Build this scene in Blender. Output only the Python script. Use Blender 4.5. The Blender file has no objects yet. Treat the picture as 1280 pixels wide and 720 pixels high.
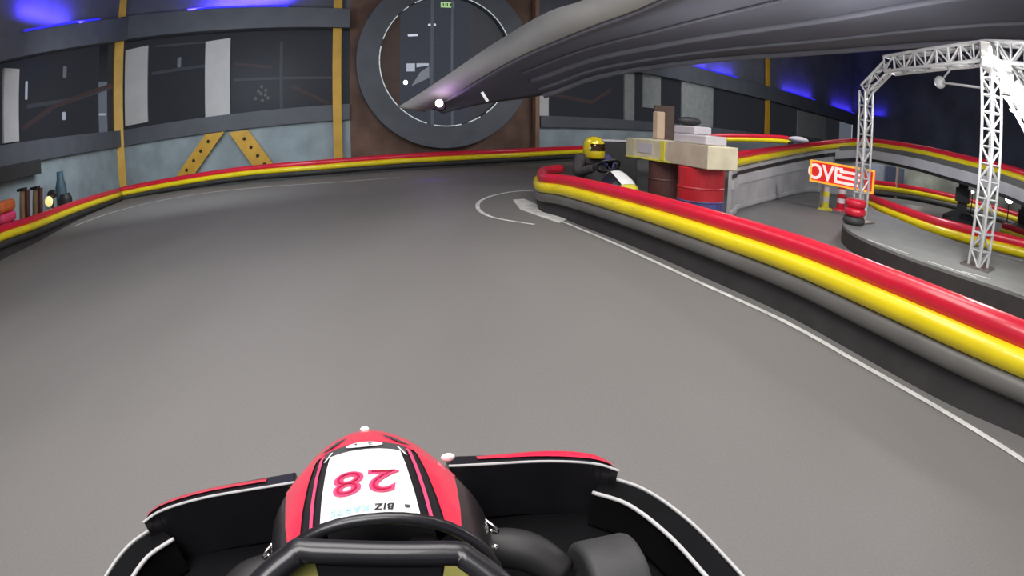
import bpy, bmesh, math, random
from mathutils import Vector, Matrix
random.seed(7)
C = bpy.context.collection
R = math.radians
# ------------------------------------------------------------------ camera
H = 1.1; PITCH = R(17.5); FPX = 675.0
cam = bpy.data.cameras.new('action_camera'); co = bpy.data.objects.new('action_camera', cam); C.objects.link(co)
co.location = (0, 0, H); co.rotation_euler = (R(90) - PITCH, 0, 0)
cam.type = 'PANO'; cam.panorama_type = 'FISHEYE_EQUISOLID'
cam.fisheye_lens = FPX / 1280 * 36; cam.fisheye_fov = R(180); cam.sensor_width = 36; cam.clip_end = 300; cam.clip_start = .02
bpy.context.scene.camera = co
try:
    bpy.context.scene.view_settings.view_transform = 'Standard'
    bpy.context.scene.view_settings.look = 'None'
except Exception: pass
# survey helpers: bearings measured on the photograph, turned into places on the floor plan
def ray(px, py):
    x = px - 640; y = 360 - py; r = math.hypot(x, y) or 1e-6
    th = 2 * math.asin(min(1, r / (2 * FPX)))
    v = (math.sin(th) * x / r, math.sin(th) * y / r, math.cos(th))
    cp, sp = math.cos(PITCH), math.sin(PITCH)
    return Vector((v[0], v[2] * cp + v[1] * sp, v[1] * cp - v[2] * sp))
def G(px, py, z=0):
    r = ray(px, py); k = (z - H) / r.z
    return Vector((r.x * k, r.y * k, z))
def D(px, py, d):                      # the point on that bearing at horizontal distance d
    r = ray(px, py); k = d / math.hypot(r.x, r.y)
    return Vector((r.x * k, r.y * k, H + r.z * k))
def wall_hit(A, B, px, py, off=0):     # where a bearing meets the upright plane through A-B
    A = Vector(A[:2]); B = Vector(B[:2]); d = (B - A).normalized(); n = Vector((d.y, -d.x))
    A = A + n * off
    r = ray(px, py); k = n.dot(A) / (n.x * r.x + n.y * r.y)
    p = Vector((r.x * k, r.y * k)); return (p - A).dot(d), H + r.z * k
# ------------------------------------------------------------------ materials
MATS = {}
def mat(name, col, rough=.6, metal=0, var=.12, scale=6, emit=None, es=0, bump=0, bscale=60, coat=0, spec=.5):
    if name in MATS: return MATS[name]
    m = bpy.data.materials.new(name); m.use_nodes = True; nt = m.node_tree; N = nt.nodes; L = nt.links
    b = N['Principled BSDF']; b.inputs['Roughness'].default_value = rough; b.inputs['Metallic'].default_value = metal
    b.inputs['Specular IOR Level'].default_value = spec
    b.inputs['Coat Weight'].default_value = coat
    tc = N.new('ShaderNodeTexCoord'); no = N.new('ShaderNodeTexNoise'); no.inputs['Scale'].default_value = scale; no.inputs['Detail'].default_value = 4
    L.new(tc.outputs['Object'], no.inputs['Vector'])
    r = N.new('ShaderNodeValToRGB'); r.color_ramp.elements[0].position = .3; r.color_ramp.elements[1].position = .7
    r.color_ramp.elements[0].color = tuple(c * (1 - var) for c in col) + (1,); r.color_ramp.elements[1].color = tuple(min(1, c * (1 + var)) for c in col) + (1,)
    L.new(no.outputs['Fac'], r.inputs['Fac']); L.new(r.outputs['Color'], b.inputs['Base Color'])
    if emit: b.inputs['Emission Color'].default_value = emit + (1,); b.inputs['Emission Strength'].default_value = es
    if bump:
        n2 = N.new('ShaderNodeTexNoise'); n2.inputs['Scale'].default_value = bscale; L.new(tc.outputs['Object'], n2.inputs['Vector'])
        bp = N.new('ShaderNodeBump'); bp.inputs['Strength'].default_value = bump; L.new(n2.outputs['Fac'], bp.inputs['Height']); L.new(bp.outputs['Normal'], b.inputs['Normal'])
    MATS[name] = m; return m
def glass(name, col, alpha):
    m = bpy.data.materials.new(name); m.use_nodes = True; nt = m.node_tree; N = nt.nodes; L = nt.links
    for n in list(N):
        if n.type == 'BSDF_PRINCIPLED': N.remove(n)
    out = [n for n in N if n.type == 'OUTPUT_MATERIAL'][0]
    t = N.new('ShaderNodeBsdfTransparent'); t.inputs[0].default_value = (.85, .88, .92, 1)
    g = N.new('ShaderNodeBsdfPrincipled'); g.inputs['Base Color'].default_value = col + (1,); g.inputs['Roughness'].default_value = .3; g.inputs['Specular IOR Level'].default_value = .15
    mx = N.new('ShaderNodeMixShader'); mx.inputs[0].default_value = alpha
    L.new(t.outputs[0], mx.inputs[1]); L.new(g.outputs[0], mx.inputs[2]); L.new(mx.outputs[0], out.inputs['Surface'])
    return m
M = dict(
 red=mat('red_vinyl', (.68, .013, .04), .32, var=.08, scale=3, coat=.3),
 yellow=mat('yellow_vinyl', (.88, .70, .01), .34, var=.08, scale=3, coat=.3),
 grey_tube=mat('grey_vinyl', (.15, .145, .135), .42, var=.15, scale=3),
 skirt=mat('black_rubber_skirt', (.035, .033, .032), .6, var=.2),
 dgrey=mat('dark_grey_steel', (.10, .107, .122), .6, var=.12, scale=2),
 upwall=mat('slate_wall_paint', (.13, .133, .155), .8, var=.15, scale=1.2),
 bluegrey=mat('blue_grey_block_paint', (.30, .36, .38), .8, var=.2, scale=1.5),
 brown=mat('rust_brown_cladding', (.15, .085, .06), .8, var=.35, scale=1.4),
 ycol=mat('ochre_steel_paint', (.64, .36, .035), .5, var=.15, scale=2),
 ocol=mat('brown_steel_paint', (.26, .15, .10), .6, var=.15, scale=2),
 white_panel=mat('off_white_board', (.55, .54, .53), .7, var=.06, scale=2),
 greywall=mat('grey_rail_metal', (.50, .49, .49), .5, var=.15, scale=2),
 lightrail=mat('pale_grey_rail', (.55, .55, .55), .4, var=.1, scale=2),
 hole=mat('bolt_hole_shadow', (.03, .02, .01), .9),
 black=mat('black_plastic', (.014, .013, .016), .33, var=.2, scale=8, coat=.15),
 deepblack=mat('deep_black_plastic', (.006, .006, .007), .8, var=.2, spec=.08),
 blackm=mat('matt_black_plastic', (.02, .019, .02), .55, var=.2, scale=8),
 tyre=mat('tyre_rubber', (.045, .045, .046), .62, var=.2, scale=12, bump=.15),
 chrome=mat('chrome', (.8, .78, .75), .15, 1, var=.03),
 steel=mat('dull_steel', (.45, .44, .42), .35, 1, var=.08),
 kred=mat('glossy_red_plastic', (.86, .03, .085), .3, var=.05, coat=.4),
 kpink=mat('pink_pinstripe', (.85, .08, .20), .35, var=.04),
 kcrim=mat('crimson_ink', (.50, .01, .06), .4, var=.05),
 kwhite=mat('white_number_panel', (.93, .93, .92), .4, var=.02),
 kdark=mat('charcoal_decal', (.07, .07, .075), .4, var=.1),
 kcyan=mat('pale_cyan_ink', (.35, .72, .80), .5, var=.04),
 kblack=mat('black_ink', (.02, .02, .02), .5, var=.04),
 truss=mat('truss_aluminium', (.55, .55, .55), .38, .25, var=.1),
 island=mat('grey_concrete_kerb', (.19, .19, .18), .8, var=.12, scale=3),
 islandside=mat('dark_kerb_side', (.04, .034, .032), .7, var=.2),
 navy=mat('navy_dark_wall', (.085, .09, .13), .8, var=.3, scale=.6),
 ceiling=mat('dark_ceiling', (.14, .145, .16), .9, var=.2, scale=.6),
 rampside=mat('olive_grey_beam', (.50, .49, .45), .7, var=.1, scale=.7),
 rampunder=mat('dark_ramp_soffit', (.23, .23, .26), .8, var=.12, scale=.5),
 ramprib=mat('grey_soffit_rib', (.32, .32, .35), .7, var=.1, scale=.5),
 cream=mat('cream_board', (.62, .56, .40), .6, var=.15, scale=5),
 paleyel=mat('lemon_tape', (.75, .68, .06), .5, var=.08),
 beige=mat('beige_cardboard', (.50, .37, .27), .8, var=.1, scale=4),
 dbrown=mat('dark_brown_metal', (.10, .04, .035), .5, var=.25, scale=4),
 bred=mat('barrel_red', (.50, .02, .03), .4, var=.2, scale=3),
 bblue=mat('barrel_blue', (.07, .07, .22), .4, var=.2, scale=3),
 lav=mat('pale_lavender_plastic', (.52, .49, .52), .6, var=.08, scale=4),
 helmet=mat('yellow_helmet_paint', (.78, .62, .02), .15, .2, var=.05, coat=.8),
 visor=mat('mirror_visor', (.10, .06, .03), .05, .9, var=.1),
 suit=mat('dark_overalls', (.045, .04, .045), .85, var=.25, scale=10),
 blue=mat('blue_sleeve', (.055, .055, .20), .8, var=.2, scale=10),
 glove=mat('black_glove', (.03, .03, .03), .7),
 skin=mat('skin', (.45, .25, .18), .6, var=.06),
 tan=mat('tan_seat_fabric', (.42, .30, .17), .8, var=.2, scale=8),
 teal=mat('dark_teal_plastic', (.05, .10, .13), .5, var=.2),
 orange=mat('orange_plastic', (.70, .16, .04), .4, var=.1),
 green=mat('mossy_grey_wall', (.12, .135, .10), .9, var=.4, scale=.9),
 darkroom=mat('self_lit_room_wall', (.055, .057, .068), .9, var=.3, scale=.5, emit=(.075, .073, .078), es=.75),  # faint emission in the wall stands in for light in the room
 pipe=mat('self_lit_brown_pipe', (.13, .085, .075), .6, var=.2, emit=(.22, .12, .10), es=.6),  # emission lifts the pipe against the glowing wall, it is no lamp
 gpipe=mat('self_lit_grey_pipe', (.17, .17, .18), .6, var=.2, emit=(.2, .2, .22), es=.6),  # glows slightly in place of light falling on it
 line=mat('worn_white_road_paint', (.66, .65, .62), .7, var=.25, scale=9),
 e_white=mat('lamp_white', (1, 1, 1), emit=(1, .98, 1), es=6),
 e_soft=mat('lamp_soft', (1, 1, 1), emit=(.85, .9, 1), es=1.0),
 e_blue=mat('led_blue', (.05, .05, .6), emit=(.03, .025, 1.0), es=.75),
 e_green=mat('exit_sign_green', (.1, .5, .1), emit=(.55, .85, .35), es=1.0),
 e_win=mat('daylit_pane', (.8, .8, .9), emit=(.72, .76, .85), es=.75),
 e_violet=mat('lamp_violet', (1, .8, 1), emit=(1, .75, 1), es=9),
 e_yel=mat('lamp_yellow', (1, .9, .4), emit=(1, .80, .32), es=.85),
 e_red=mat('lit_red_sign', (.7, .03, .03), .4, emit=(.8, .03, .02), es=.35),
 e_letter=mat('lit_letters', (1, .7, .7), emit=(1, .62, .58), es=.75),
 e_amber=mat('lit_amber_frame', (1, .5, .05), emit=(1, .42, .03), es=.6),
)
M['pane'] = glass('dark_window_glass', (.03, .032, .04), .45)
M['rpane'] = glass('clear_window_glass', (.04, .04, .05), .22)
# asphalt
def asphalt():
    m = bpy.data.materials.new('indoor_asphalt'); m.use_nodes = True; nt = m.node_tree; N = nt.nodes; L = nt.links; b = N['Principled BSDF']
    tc = N.new('ShaderNodeTexCoord')
    def noise(s, d, sc=(1, 1, 1)):
        mp = N.new('ShaderNodeMapping'); mp.inputs['Scale'].default_value = sc; L.new(tc.outputs['Object'], mp.inputs['Vector'])
        n = N.new('ShaderNodeTexNoise'); n.inputs['Scale'].default_value = s; n.inputs['Detail'].default_value = d; L.new(mp.outputs[0], n.inputs['Vector']); return n
    a = noise(.35, 3, (1.6, .6, 1)); c = noise(90, 3)
    r = N.new('ShaderNodeValToRGB'); r.color_ramp.elements[0].position = .3; r.color_ramp.elements[1].position = .72
    r.color_ramp.elements[0].color = (.170, .163, .157, 1); r.color_ramp.elements[1].color = (.215, .206, .198, 1); L.new(a.outputs['Fac'], r.inputs['Fac'])
    r2 = N.new('ShaderNodeValToRGB'); r2.color_ramp.elements[0].color = (.86, .86, .86, 1); r2.color_ramp.elements[1].color = (1.1, 1.1, 1.1, 1); L.new(c.outputs['Fac'], r2.inputs['Fac'])
    mx = N.new('ShaderNodeMixRGB'); mx.blend_type = 'MULTIPLY'; mx.inputs[0].default_value = 1; L.new(r.outputs[0], mx.inputs[1]); L.new(r2.outputs[0], mx.inputs[2]); L.new(mx.outputs[0], b.inputs['Base Color'])
    b.inputs['Roughness'].default_value = .55; b.inputs['Specular IOR Level'].default_value = .35
    bp = N.new('ShaderNodeBump'); bp.inputs['Strength'].default_value = .15; bp.inputs['Distance'].default_value = .01; L.new(c.outputs['Fac'], bp.inputs['Height']); L.new(bp.outputs[0], b.inputs['Normal'])
    return m
M['asphalt'] = asphalt()
# ------------------------------------------------------------------ mesh helper
class MB:
    def __init__(s): s.v = []; s.f = []
    def add(s, vs, fs):
        n = len(s.v); s.v += [Vector(v) for v in vs]; s.f += [tuple(i + n for i in f) for f in fs]; return s
    def quad(s, a, b, c, d): return s.add([a, b, c, d], [(0, 1, 2, 3)])
    def obox(s, o, ax, ay, az):          # corner o and three edge vectors
        o, ax, ay, az = map(Vector, (o, ax, ay, az))
        v = [o, o + ax, o + ax + ay, o + ay]; v += [p + az for p in v]
        return s.add(v, [(0, 3, 2, 1), (4, 5, 6, 7), (0, 1, 5, 4), (1, 2, 6, 5), (2, 3, 7, 6), (3, 0, 4, 7)])
    def box(s, c, size, rz=0):
        m = Matrix.Rotation(rz, 3, 'Z'); sx, sy, sz = size
        ax = m @ Vector((sx, 0, 0)); ay = m @ Vector((0, sy, 0)); az = Vector((0, 0, sz))
        return s.obox(Vector(c) - ax / 2 - ay / 2 - az / 2, ax, ay, az)
    def tube(s, path, r, n=12, cap=True, closed=False, sx=1.0):
        P = [Vector(p) for p in path]; m = len(P); rs = r if isinstance(r, (list, tuple)) else [r] * m
        base = len(s.v); prev = None
        for i, p in enumerate(P):
            if closed: t = P[(i + 1) % m] - P[i - 1]
            else: t = P[min(i + 1, m - 1)] - P[max(i - 1, 0)]
            t = t.normalized()
            up = Vector((0, 0, 1)) if abs(t.z) < .95 else Vector((0, 1, 0))
            if prev is not None:
                a = prev - t * prev.dot(t); a = a.normalized() if a.length > 1e-4 else t.cross(up).normalized()
            else: a = t.cross(up).normalized()
            prev = a; b = t.cross(a)
            for k in range(n):
                q = 2 * math.pi * k / n; s.v.append(p + a * math.cos(q) * rs[i] * sx + b * math.sin(q) * rs[i])
        for i in range(m if closed else m - 1):
            for k in range(n):
                j = (i + 1) % m
                s.f.append((base + i * n + k, base + i * n + (k + 1) % n, base + j * n + (k + 1) % n, base + j * n + k))
        if cap and not closed:
            s.f.append(tuple(base + k for k in range(n))[::-1]); s.f.append(tuple(base + (m - 1) * n + k for k in range(n)))
        return s
    def lathe(s, prof, c, axis='Z', n=24, rot=None):
        base = len(s.v); c = Vector(c)
        for r, z in prof:
            for k in range(n):
                q = 2 * math.pi * k / n; p = Vector((r * math.cos(q), r * math.sin(q), z))
                if axis == 'X': p = Vector((p.z, p.x, p.y))
                if axis == 'Y': p = Vector((p.x, p.z, p.y))
                if rot: p = rot @ p
                s.v.append(c + p)
        for i in range(len(prof) - 1):
            for k in range(n):
                s.f.append((base + i * n + k, base + i * n + (k + 1) % n, base + (i + 1) * n + (k + 1) % n, base + (i + 1) * n + k))
        s.f.append(tuple(base + k for k in range(n))[::-1]); s.f.append(tuple(base + (len(prof) - 1) * n + k for k in range(n)))
        return s
    def ball(s, c, r, n=16, sc=(1, 1, 1)):
        prof = [(max(1e-4, r * math.sin(math.pi * i / 10)), -r * math.cos(math.pi * i / 10)) for i in range(11)]
        b = len(s.v); s.lathe(prof, (0, 0, 0), n=n)
        for i in range(b, len(s.v)): v = s.v[i]; s.v[i] = Vector(c) + Vector((v.x * sc[0], v.y * sc[1], v.z * sc[2]))
        return s
    def prism(s, poly, z0, z1):
        n = len(poly); v = [(p[0], p[1], z0) for p in poly] + [(p[0], p[1], z1) for p in poly]
        return s.add(v, [tuple(range(n))[::-1], tuple(range(n, 2 * n))] + [(i, (i + 1) % n, n + (i + 1) % n, n + i) for i in range(n)])
    def build(s, name, m, parent=None, smooth=False, bevel=0, local=False, sub=0, solid=0):
        me = bpy.data.meshes.new(name)
        off = Vector((0, 0, 0))
        if parent is not None and not local:
            q = parent
            while q is not None: off += q.location; q = q.parent
        me.from_pydata([tuple(v - off) for v in s.v], [], s.f)
        bm = bmesh.new(); bm.from_mesh(me); bmesh.ops.recalc_face_normals(bm, faces=bm.faces); bm.to_mesh(me); bm.free()
        me.materials.append(m)
        if smooth:
            for p in me.polygons: p.use_smooth = True
        o = bpy.data.objects.new(name, me); C.objects.link(o)
        if parent is not None: o.parent = parent
        if solid: k = o.modifiers.new('thickness', 'SOLIDIFY'); k.thickness = solid; k.offset = -1
        if bevel: k = o.modifiers.new('bevel', 'BEVEL'); k.width = bevel; k.segments = 2; k.limit_method = 'ANGLE'
        if sub: k = o.modifiers.new('subd', 'SUBSURF'); k.levels = sub; k.render_levels = sub
        return o
def tag(o, label, cat, group=None):
    o['label'] = label; o['category'] = cat
    if group: o['group'] = group
    return o
def thing(name, label, cat, loc=(0, 0, 0), rz=0, group=None):
    o = bpy.data.objects.new(name, None); C.objects.link(o); o.location = loc; o.rotation_euler = (0, 0, rz); o.empty_display_size = .1
    return tag(o, label, cat, group)
def struct(name, mb, m, **k):
    o = mb.build(name, m, **k); o['kind'] = 'structure'; return o
def smooth_path(P, n=6, closed=False):
    P = [Vector(p) for p in P]; out = []
    for i in range(len(P) - 1):
        p0 = P[max(i - 1, 0)]; p1 = P[i]; p2 = P[i + 1]; p3 = P[min(i + 2, len(P) - 1)]
        for k in range(n):
            t = k / n
            out.append(.5 * ((2 * p1) + (p2 - p0) * t + (2 * p0 - 5 * p1 + 4 * p2 - p3) * t * t + (3 * p1 - p0 - 3 * p2 + p3) * t ** 3))
    out.append(P[-1]); return out
# ------------------------------------------------------------------ floor
f = MB(); f.quad((-30, -6, 0), (48, -6, 0), (48, 48, 0), (-30, 48, 0)); struct('floor', f, M['asphalt'])
def stripe(pts, w0, w1, label, z=.004):
    P = smooth_path([(p.x, p.y, 0) for p in pts], 6); m = MB(); n = len(P)
    for i, p in enumerate(P):
        t = (P[min(i + 1, n - 1)] - P[max(i - 1, 0)]).normalized(); q = Vector((-t.y, t.x, 0)); w = (w0 + (w1 - w0) * i / (n - 1)) / 2
        m.v += [p + q * w + Vector((0, 0, z)), p - q * w + Vector((0, 0, z))]
        if i: m.f.append((2 * i - 2, 2 * i - 1, 2 * i + 1, 2 * i))
    return m
m = stripe([G(*p) for p in ((700, 276), (760, 301), (800, 319), (880, 356), (980, 402), (1080, 458), (1180, 515), (1280, 577), (1340, 620))], .045, .045, '')
tag(m.build('track_line', M['line']), 'long white painted line running beside the near right barrier', 'painted line')
m = stripe([G(*p) for p in ((95, 282), (130, 269), (165, 259), (200, 251), (260, 241), (330, 234), (420, 228), (500, 222))], .07, .07, '')
tag(m.build('track_line', M['line']), 'thin white painted line curving below the far left barrier', 'painted line')
m = stripe([G(*p) for p in ((672, 238), (640, 240), (612, 246), (598, 254), (600, 264), (620, 273), (668, 281))], .06, .05, '')
tag(m.build('track_line', M['line']), 'thin U-shaped white line on the asphalt round the barrier tip', 'painted line')
m = MB(); pp = [G(*p) for p in ((641, 250), (655, 249), (668, 254), (680, 262), (712, 273), (699, 279), (672, 270), (650, 262))]; m.prism([(p.x, p.y) for p in pp], .001, .006)
tag(m.build('painted_patch', M['line']), 'broad white painted patch at the foot of the barrier tip', 'painted patch')
# ------------------------------------------------------------------ barriers
def barrier(base, h, side, label, zb=None, sc=1.0, group=None, dark=False, skirt=True):
    """base: floor points under the track face, h: heights, side: +1 if the track lies on the left of the path direction"""
    n0 = len(base); zb = zb or [0] * n0
    if not isinstance(h, (list, tuple)): h = [h] * n0
    P = smooth_path([(b.x, b.y, z) for b, z in zip(base, zb)], 6); Hh = smooth_path([(x, 0, 0) for x in h], 6)
    n = len(P); nor = []
    for i in range(n):
        t = P[min(i + 1, n - 1)] - P[max(i - 1, 0)]; t.z = 0; t.normalize(); nor.append(Vector((-t.y, t.x, 0)) * side)
    t0 = thing('track_barrier', label, 'barrier', (P[0].x, P[0].y, P[0].z), group=group)
    def path(off, dz): return [P[i] + nor[i] * off * sc + Vector((0, 0, Hh[i].x - dz * sc)) for i in range(n)]
    MB().tube(path(-.075, .07), .072 * sc, 14).build('red_tube', M['red'], t0, smooth=True)
    MB().tube(path(-.020, .175), .066 * sc, 14).build('yellow_tube', M['yellow'], t0, smooth=True)
    if skirt:
        MB().tube(path(-.03, .29), .066 * sc, 12).build('grey_tube', M['skirt' if dark else 'grey_tube'], t0, smooth=True)
        m = MB(); a = path(-.045, .31); b = [P[i] + nor[i] * -.005 + Vector((0, 0, .0)) for i in range(n)]; c = [P[i] - nor[i] * .12 * sc for i in range(n)]; d = path(-.13, .16)
        for i in range(n):
            m.v += [d[i], a[i], b[i], c[i]]
            if i:
                for k in range(4): m.f.append((4 * i - 4 + k, 4 * i - 4 + (k + 1) % 4, 4 * i + (k + 1) % 4, 4 * i + k))
        m.f += [(3, 2, 1, 0), (4 * n - 4, 4 * n - 3, 4 * n - 2, 4 * n - 1)]
        m.build('skirt', M['skirt'], t0)
    return t0
gp = [G(*p) for p in ((1280, 548), (1180, 503), (1080, 448), (980, 393), (880, 347), (800, 312), (735, 286), (700, 272))]
gp.insert(0, gp[0] + (gp[0] - gp[1]) * 1.6)
tip = [Vector((.36, 6.65, 0)), Vector((.33, 7.2, 0)), Vector((.40, 8.0, 0)), Vector((.7, 8.5, 0))]
barrier(gp + tip, [.50] * 2 + [.51] * 6 + [.50, .48] + [.46] * 3, +1, 'near right track barrier, red over yellow tube, ending in a rounded tip')
la = [G(*p) for p in ((0, 326), (50, 301), (100, 274), (152, 251))]; la.insert(0, la[0] + (la[0] - la[1]) * 1.8)
barrier(la, [.52, .50, .45, .40, .34], -1, 'left track barrier, red and yellow tubes, leading up to the ochre column', dark=True)
lb = [G(*p) for p in ((150, 250.5), (200, 242), (300, 230), (400, 222), (500, 214), (600, 208), (680, 204), (745, 200))]; lb.append(lb[-1] + (lb[-1] - lb[-2]) * 1.2)
barrier(lb, [.33, .36, .42, .42, .42, .42, .44, .46, .46], -1, 'long far track barrier below the round window, red and yellow tubes', dark=True)
# ------------------------------------------------------------------ back walls
A0 = Vector((-8.6, 3.0)); A1 = Vector((-10.9, 12.2)); B1 = Vector((-4.35, 14.2)); C1 = Vector((.78, 16.2)); D1 = Vector((8.7, 22)); D2 = Vector((22, 30)); E1 = Vector((26, 7))
def V3(p, z): return Vector((p.x, p.y, z))
def strip(A, B, zA0, zA1, zB0, zB1, out, depth):   # a slab along the wall; out = how far it stands out towards the room
    d = (B - A).normalized(); n = Vector((d.y, -d.x)); a = A + n * out; b = B + n * out; a2 = A + n * (out - depth); b2 = B + n * (out - depth)
    v = [V3(a, zA0), V3(b, zB0), V3(b, zB1), V3(a, zA1), V3(a2, zA0), V3(b2, zB0), V3(b2, zB1), V3(a2, zA1)]
    return MB().add(v, [(0, 1, 2, 3), (5, 4, 7, 6), (0, 4, 5, 1), (3, 2, 6, 7), (0, 3, 7, 4), (1, 5, 6, 2)])
zA = [0, 1.37, 1.80, 3.25, 4.05]; zB = [0, 1.40, 1.86, 4.20, 4.95]; zB2 = [0, 1.36, 1.80, 3.95, 4.75]
_wh = lambda P, Q, x, y: wall_hit(P, Q, x, y)
zB[3], zB[4] = _wh(A1, B1, 150, 53)[1], _wh(A1, B1, 150, 25)[1]; zB2[3], zB2[4] = _wh(A1, B1, 424, 38)[1], _wh(A1, B1, 424, 15)[1]
for k_, y_ in ((3, 79), (4, 50)):
    s_, z_ = _wh(A0, A1, 0, y_); L_ = (A1 - A0).length; zA[k_] = zB[k_] + (z_ - zB[k_]) * L_ / (L_ - s_)
segs = [('left', A0, A1, zA, zB), ('back', A1, B1, zB, zB2), ('back_right', C1, D1, [0, 1.0, 1.35, 3.1, 3.7], [0, 1.0, 1.3, 3.0, 3.65]), ('far_right', D1, D2, [0, 1.0, 1.3, 3.0, 3.65], [0, .9, 1.1, 2.7, 3.4])]
for i, (nm, P, Q, a, b) in enumerate(segs):
    struct('wall_' + nm, strip(P, Q, 0, a[1], 0, b[1], 0, .2), M['bluegrey'])
    struct('trim_%d' % (2 * i + 1), strip(P, Q, a[1], a[2], b[1], b[2], .12, .35), M['dgrey'], bevel=.01)
    struct('trim_%d' % (2 * i + 2), strip(P, Q, a[3], a[4], b[3], b[4], .34, .55), M['dgrey'], bevel=.01)
    struct('wall_upper_' + nm, strip(P, Q, a[4], 7.5, b[4], 7.5, 0, .2), M['upwall'])
    struct('window_%d' % (i + 1), strip(P, Q, a[2], a[3], b[2], b[3], -.05, .02), M['pane'])
    d = (Q - P).normalized(); nn = Vector((d.y, -d.x))
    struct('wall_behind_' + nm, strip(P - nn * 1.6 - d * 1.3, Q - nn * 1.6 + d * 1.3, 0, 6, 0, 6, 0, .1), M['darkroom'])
struct('wall_right', strip(D2, E1, 0, 7.5, 0, 7.5, 0, .2), M['navy'])
struct('ceiling', MB().box((8, 18, 7.6), (80, 62, .2)), M['ceiling'])
def on_wall(P, Q, s, off=0):
    d = (Q - P).normalized(); n = Vector((d.y, -d.x)); return P + d * s + n * off
def wall_rect(P, Q, x0, x1, y0, y1, out, depth):   # board on a wall, bounded by bearings measured at its edges
    s0, za = wall_hit(P, Q, x0, y1); s1, _ = wall_hit(P, Q, x1, y1); _, zt = wall_hit(P, Q, (x0 + x1) / 2, y0); _, zb_ = wall_hit(P, Q, (x0 + x1) / 2, y1)
    return strip(on_wall(P, Q, s0), on_wall(P, Q, s1), zb_, zt, zb_, zt, out, depth)
for (P, Q, x0, x1, y0, y1, lab) in (
    (A0, A1, 4, 23, 86, 178, 'off-white upright board in the windows at the far left edge'),
    (A1, B1, 157, 185, 60, 155, 'off-white upright board just right of the left ochre column'),
    (A1, B1, 257, 288, 50, 145, 'off-white upright board above the ochre V braces'),
    (C1, D1, 671, 685, 106, 145, 'small off-white board beside the brown column under the ramp'),
    (C1, D1, 780, 792, 88, 150, 'narrow pale board left of the grey tapered board'),
    (C1, D1, 803, 825, 84, 135, 'grey board right of the narrow pale board'),
    (C1, D1, 851, 890, 96, 166, 'broad greenish grey board above the crates'),
    (D1, D2, 996, 1032, 142, 172, 'dim grey board in the far right windows near the truss tower')):
    tag(wall_rect(P, Q, x0, x1, y0, y1, .03, .06).build('wall_board', M['white_panel'] if x0 < 700 else mat('grey_board', (.28, .29, .28), .8)), lab, 'board')
# columns
def column(P, Q, px, py, w, z1, label, m, z0=0, out=.22, gap=None):
    s, _ = wall_hit(P, Q, px, py); c = on_wall(P, Q, s, out - .09); ang = math.atan2((Q - P).y, (Q - P).x)
    t = thing('steel_column', label, 'column', (c.x, c.y, z0), ang)
    mb = MB(); h = z1 - z0
    mb.box((0, -.05, h / 2), (w, .015, h)); mb.box((0, .08, h / 2), (w, .015, h)); mb.box((0, .015, h / 2), (w * .25, .13, h)); mb.build('shaft', m, t, local=True)
    MB().box((0, .0, .02), (w * 1.5, .22, .04)).build('base_plate', m, t, local=True); return t
cc = D(149.5, 200, A1.length - .27); t = thing('steel_column', 'ochre steel column at the corner of the two left barriers', 'column', (cc.x, cc.y, 0), R(42))
for q, sz in (((0, -.05, 3.7), (.33, .015, 7.4)), ((0, .08, 3.7), (.33, .015, 7.4)), ((0, .015, 3.7), (.06, .13, 7.4))): MB().box(q, sz).build('flange' if sz[0] > .1 else 'web', M['ycol'], t, local=True)
column(A1, B1, 423, 190, .235, 7.4, 'ochre steel column left of the round window', M['ycol'])
column(C1, D1, 667, 170, .15, 7.4, 'slim brown steel column right of the round window', M['ocol'])
column(D1, D2, 955, 150, .25, 7.4, 'distant ochre column between the blue lights on the right', M['ycol'], out=.3)
# V braces with bolt holes
def brace(xa, ya, xb, yb, wpx, label):
    s0, z0 = wall_hit(A1, B1, xa, ya); s1, z1 = wall_hit(A1, B1, xb, yb); d = Vector((s1 - s0, z1 - z0)); L = d.length; d.normalize(); q = Vector((-d.y, d.x)) * .21
    if q.x < 0: q = -q
    wd = (B1 - A1).normalized(); n = Vector((wd.y, -wd.x))
    def pt(s, z, o): p = A1 + wd * s + n * o; return Vector((p.x, p.y, z))
    c = pt(s0, z0, .2); t = thing('diagonal_brace', label, 'brace', c)
    m = MB(); cs = [(s0 - .29, z0 - .1), (s0 + .29, z0 - .1), (s1 + .28, z1), (s1 - .28, z1)]
    m.add([pt(a, b, .22) for a, b in cs] + [pt(a, b, .14) for a, b in cs], [(0, 1, 2, 3), (7, 6, 5, 4), (0, 4, 5, 1), (1, 5, 6, 2), (2, 6, 7, 3), (3, 7, 4, 0)]); m.build('brace_plate', M['ycol'], t)
    for k in range(4):
        u = (k + .7) / 4.6; m = MB(); ps = []
        for j in range(12): a = j * math.pi / 6; ps.append(pt(s0 + (s1 - s0) * u + .05 * math.cos(a), z0 + (z1 - z0) * u + .05 * math.sin(a), .224))
        m.add(ps, [tuple(range(12))]); m.build('bolt_hole', M['hole'], t)
brace(230, 220, 271, 166, 24, 'left leg of the ochre V brace with bolt holes, leaning right')
brace(338, 212, 300, 164, 24, 'right leg of the ochre V brace with bolt holes, leaning left')
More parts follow.
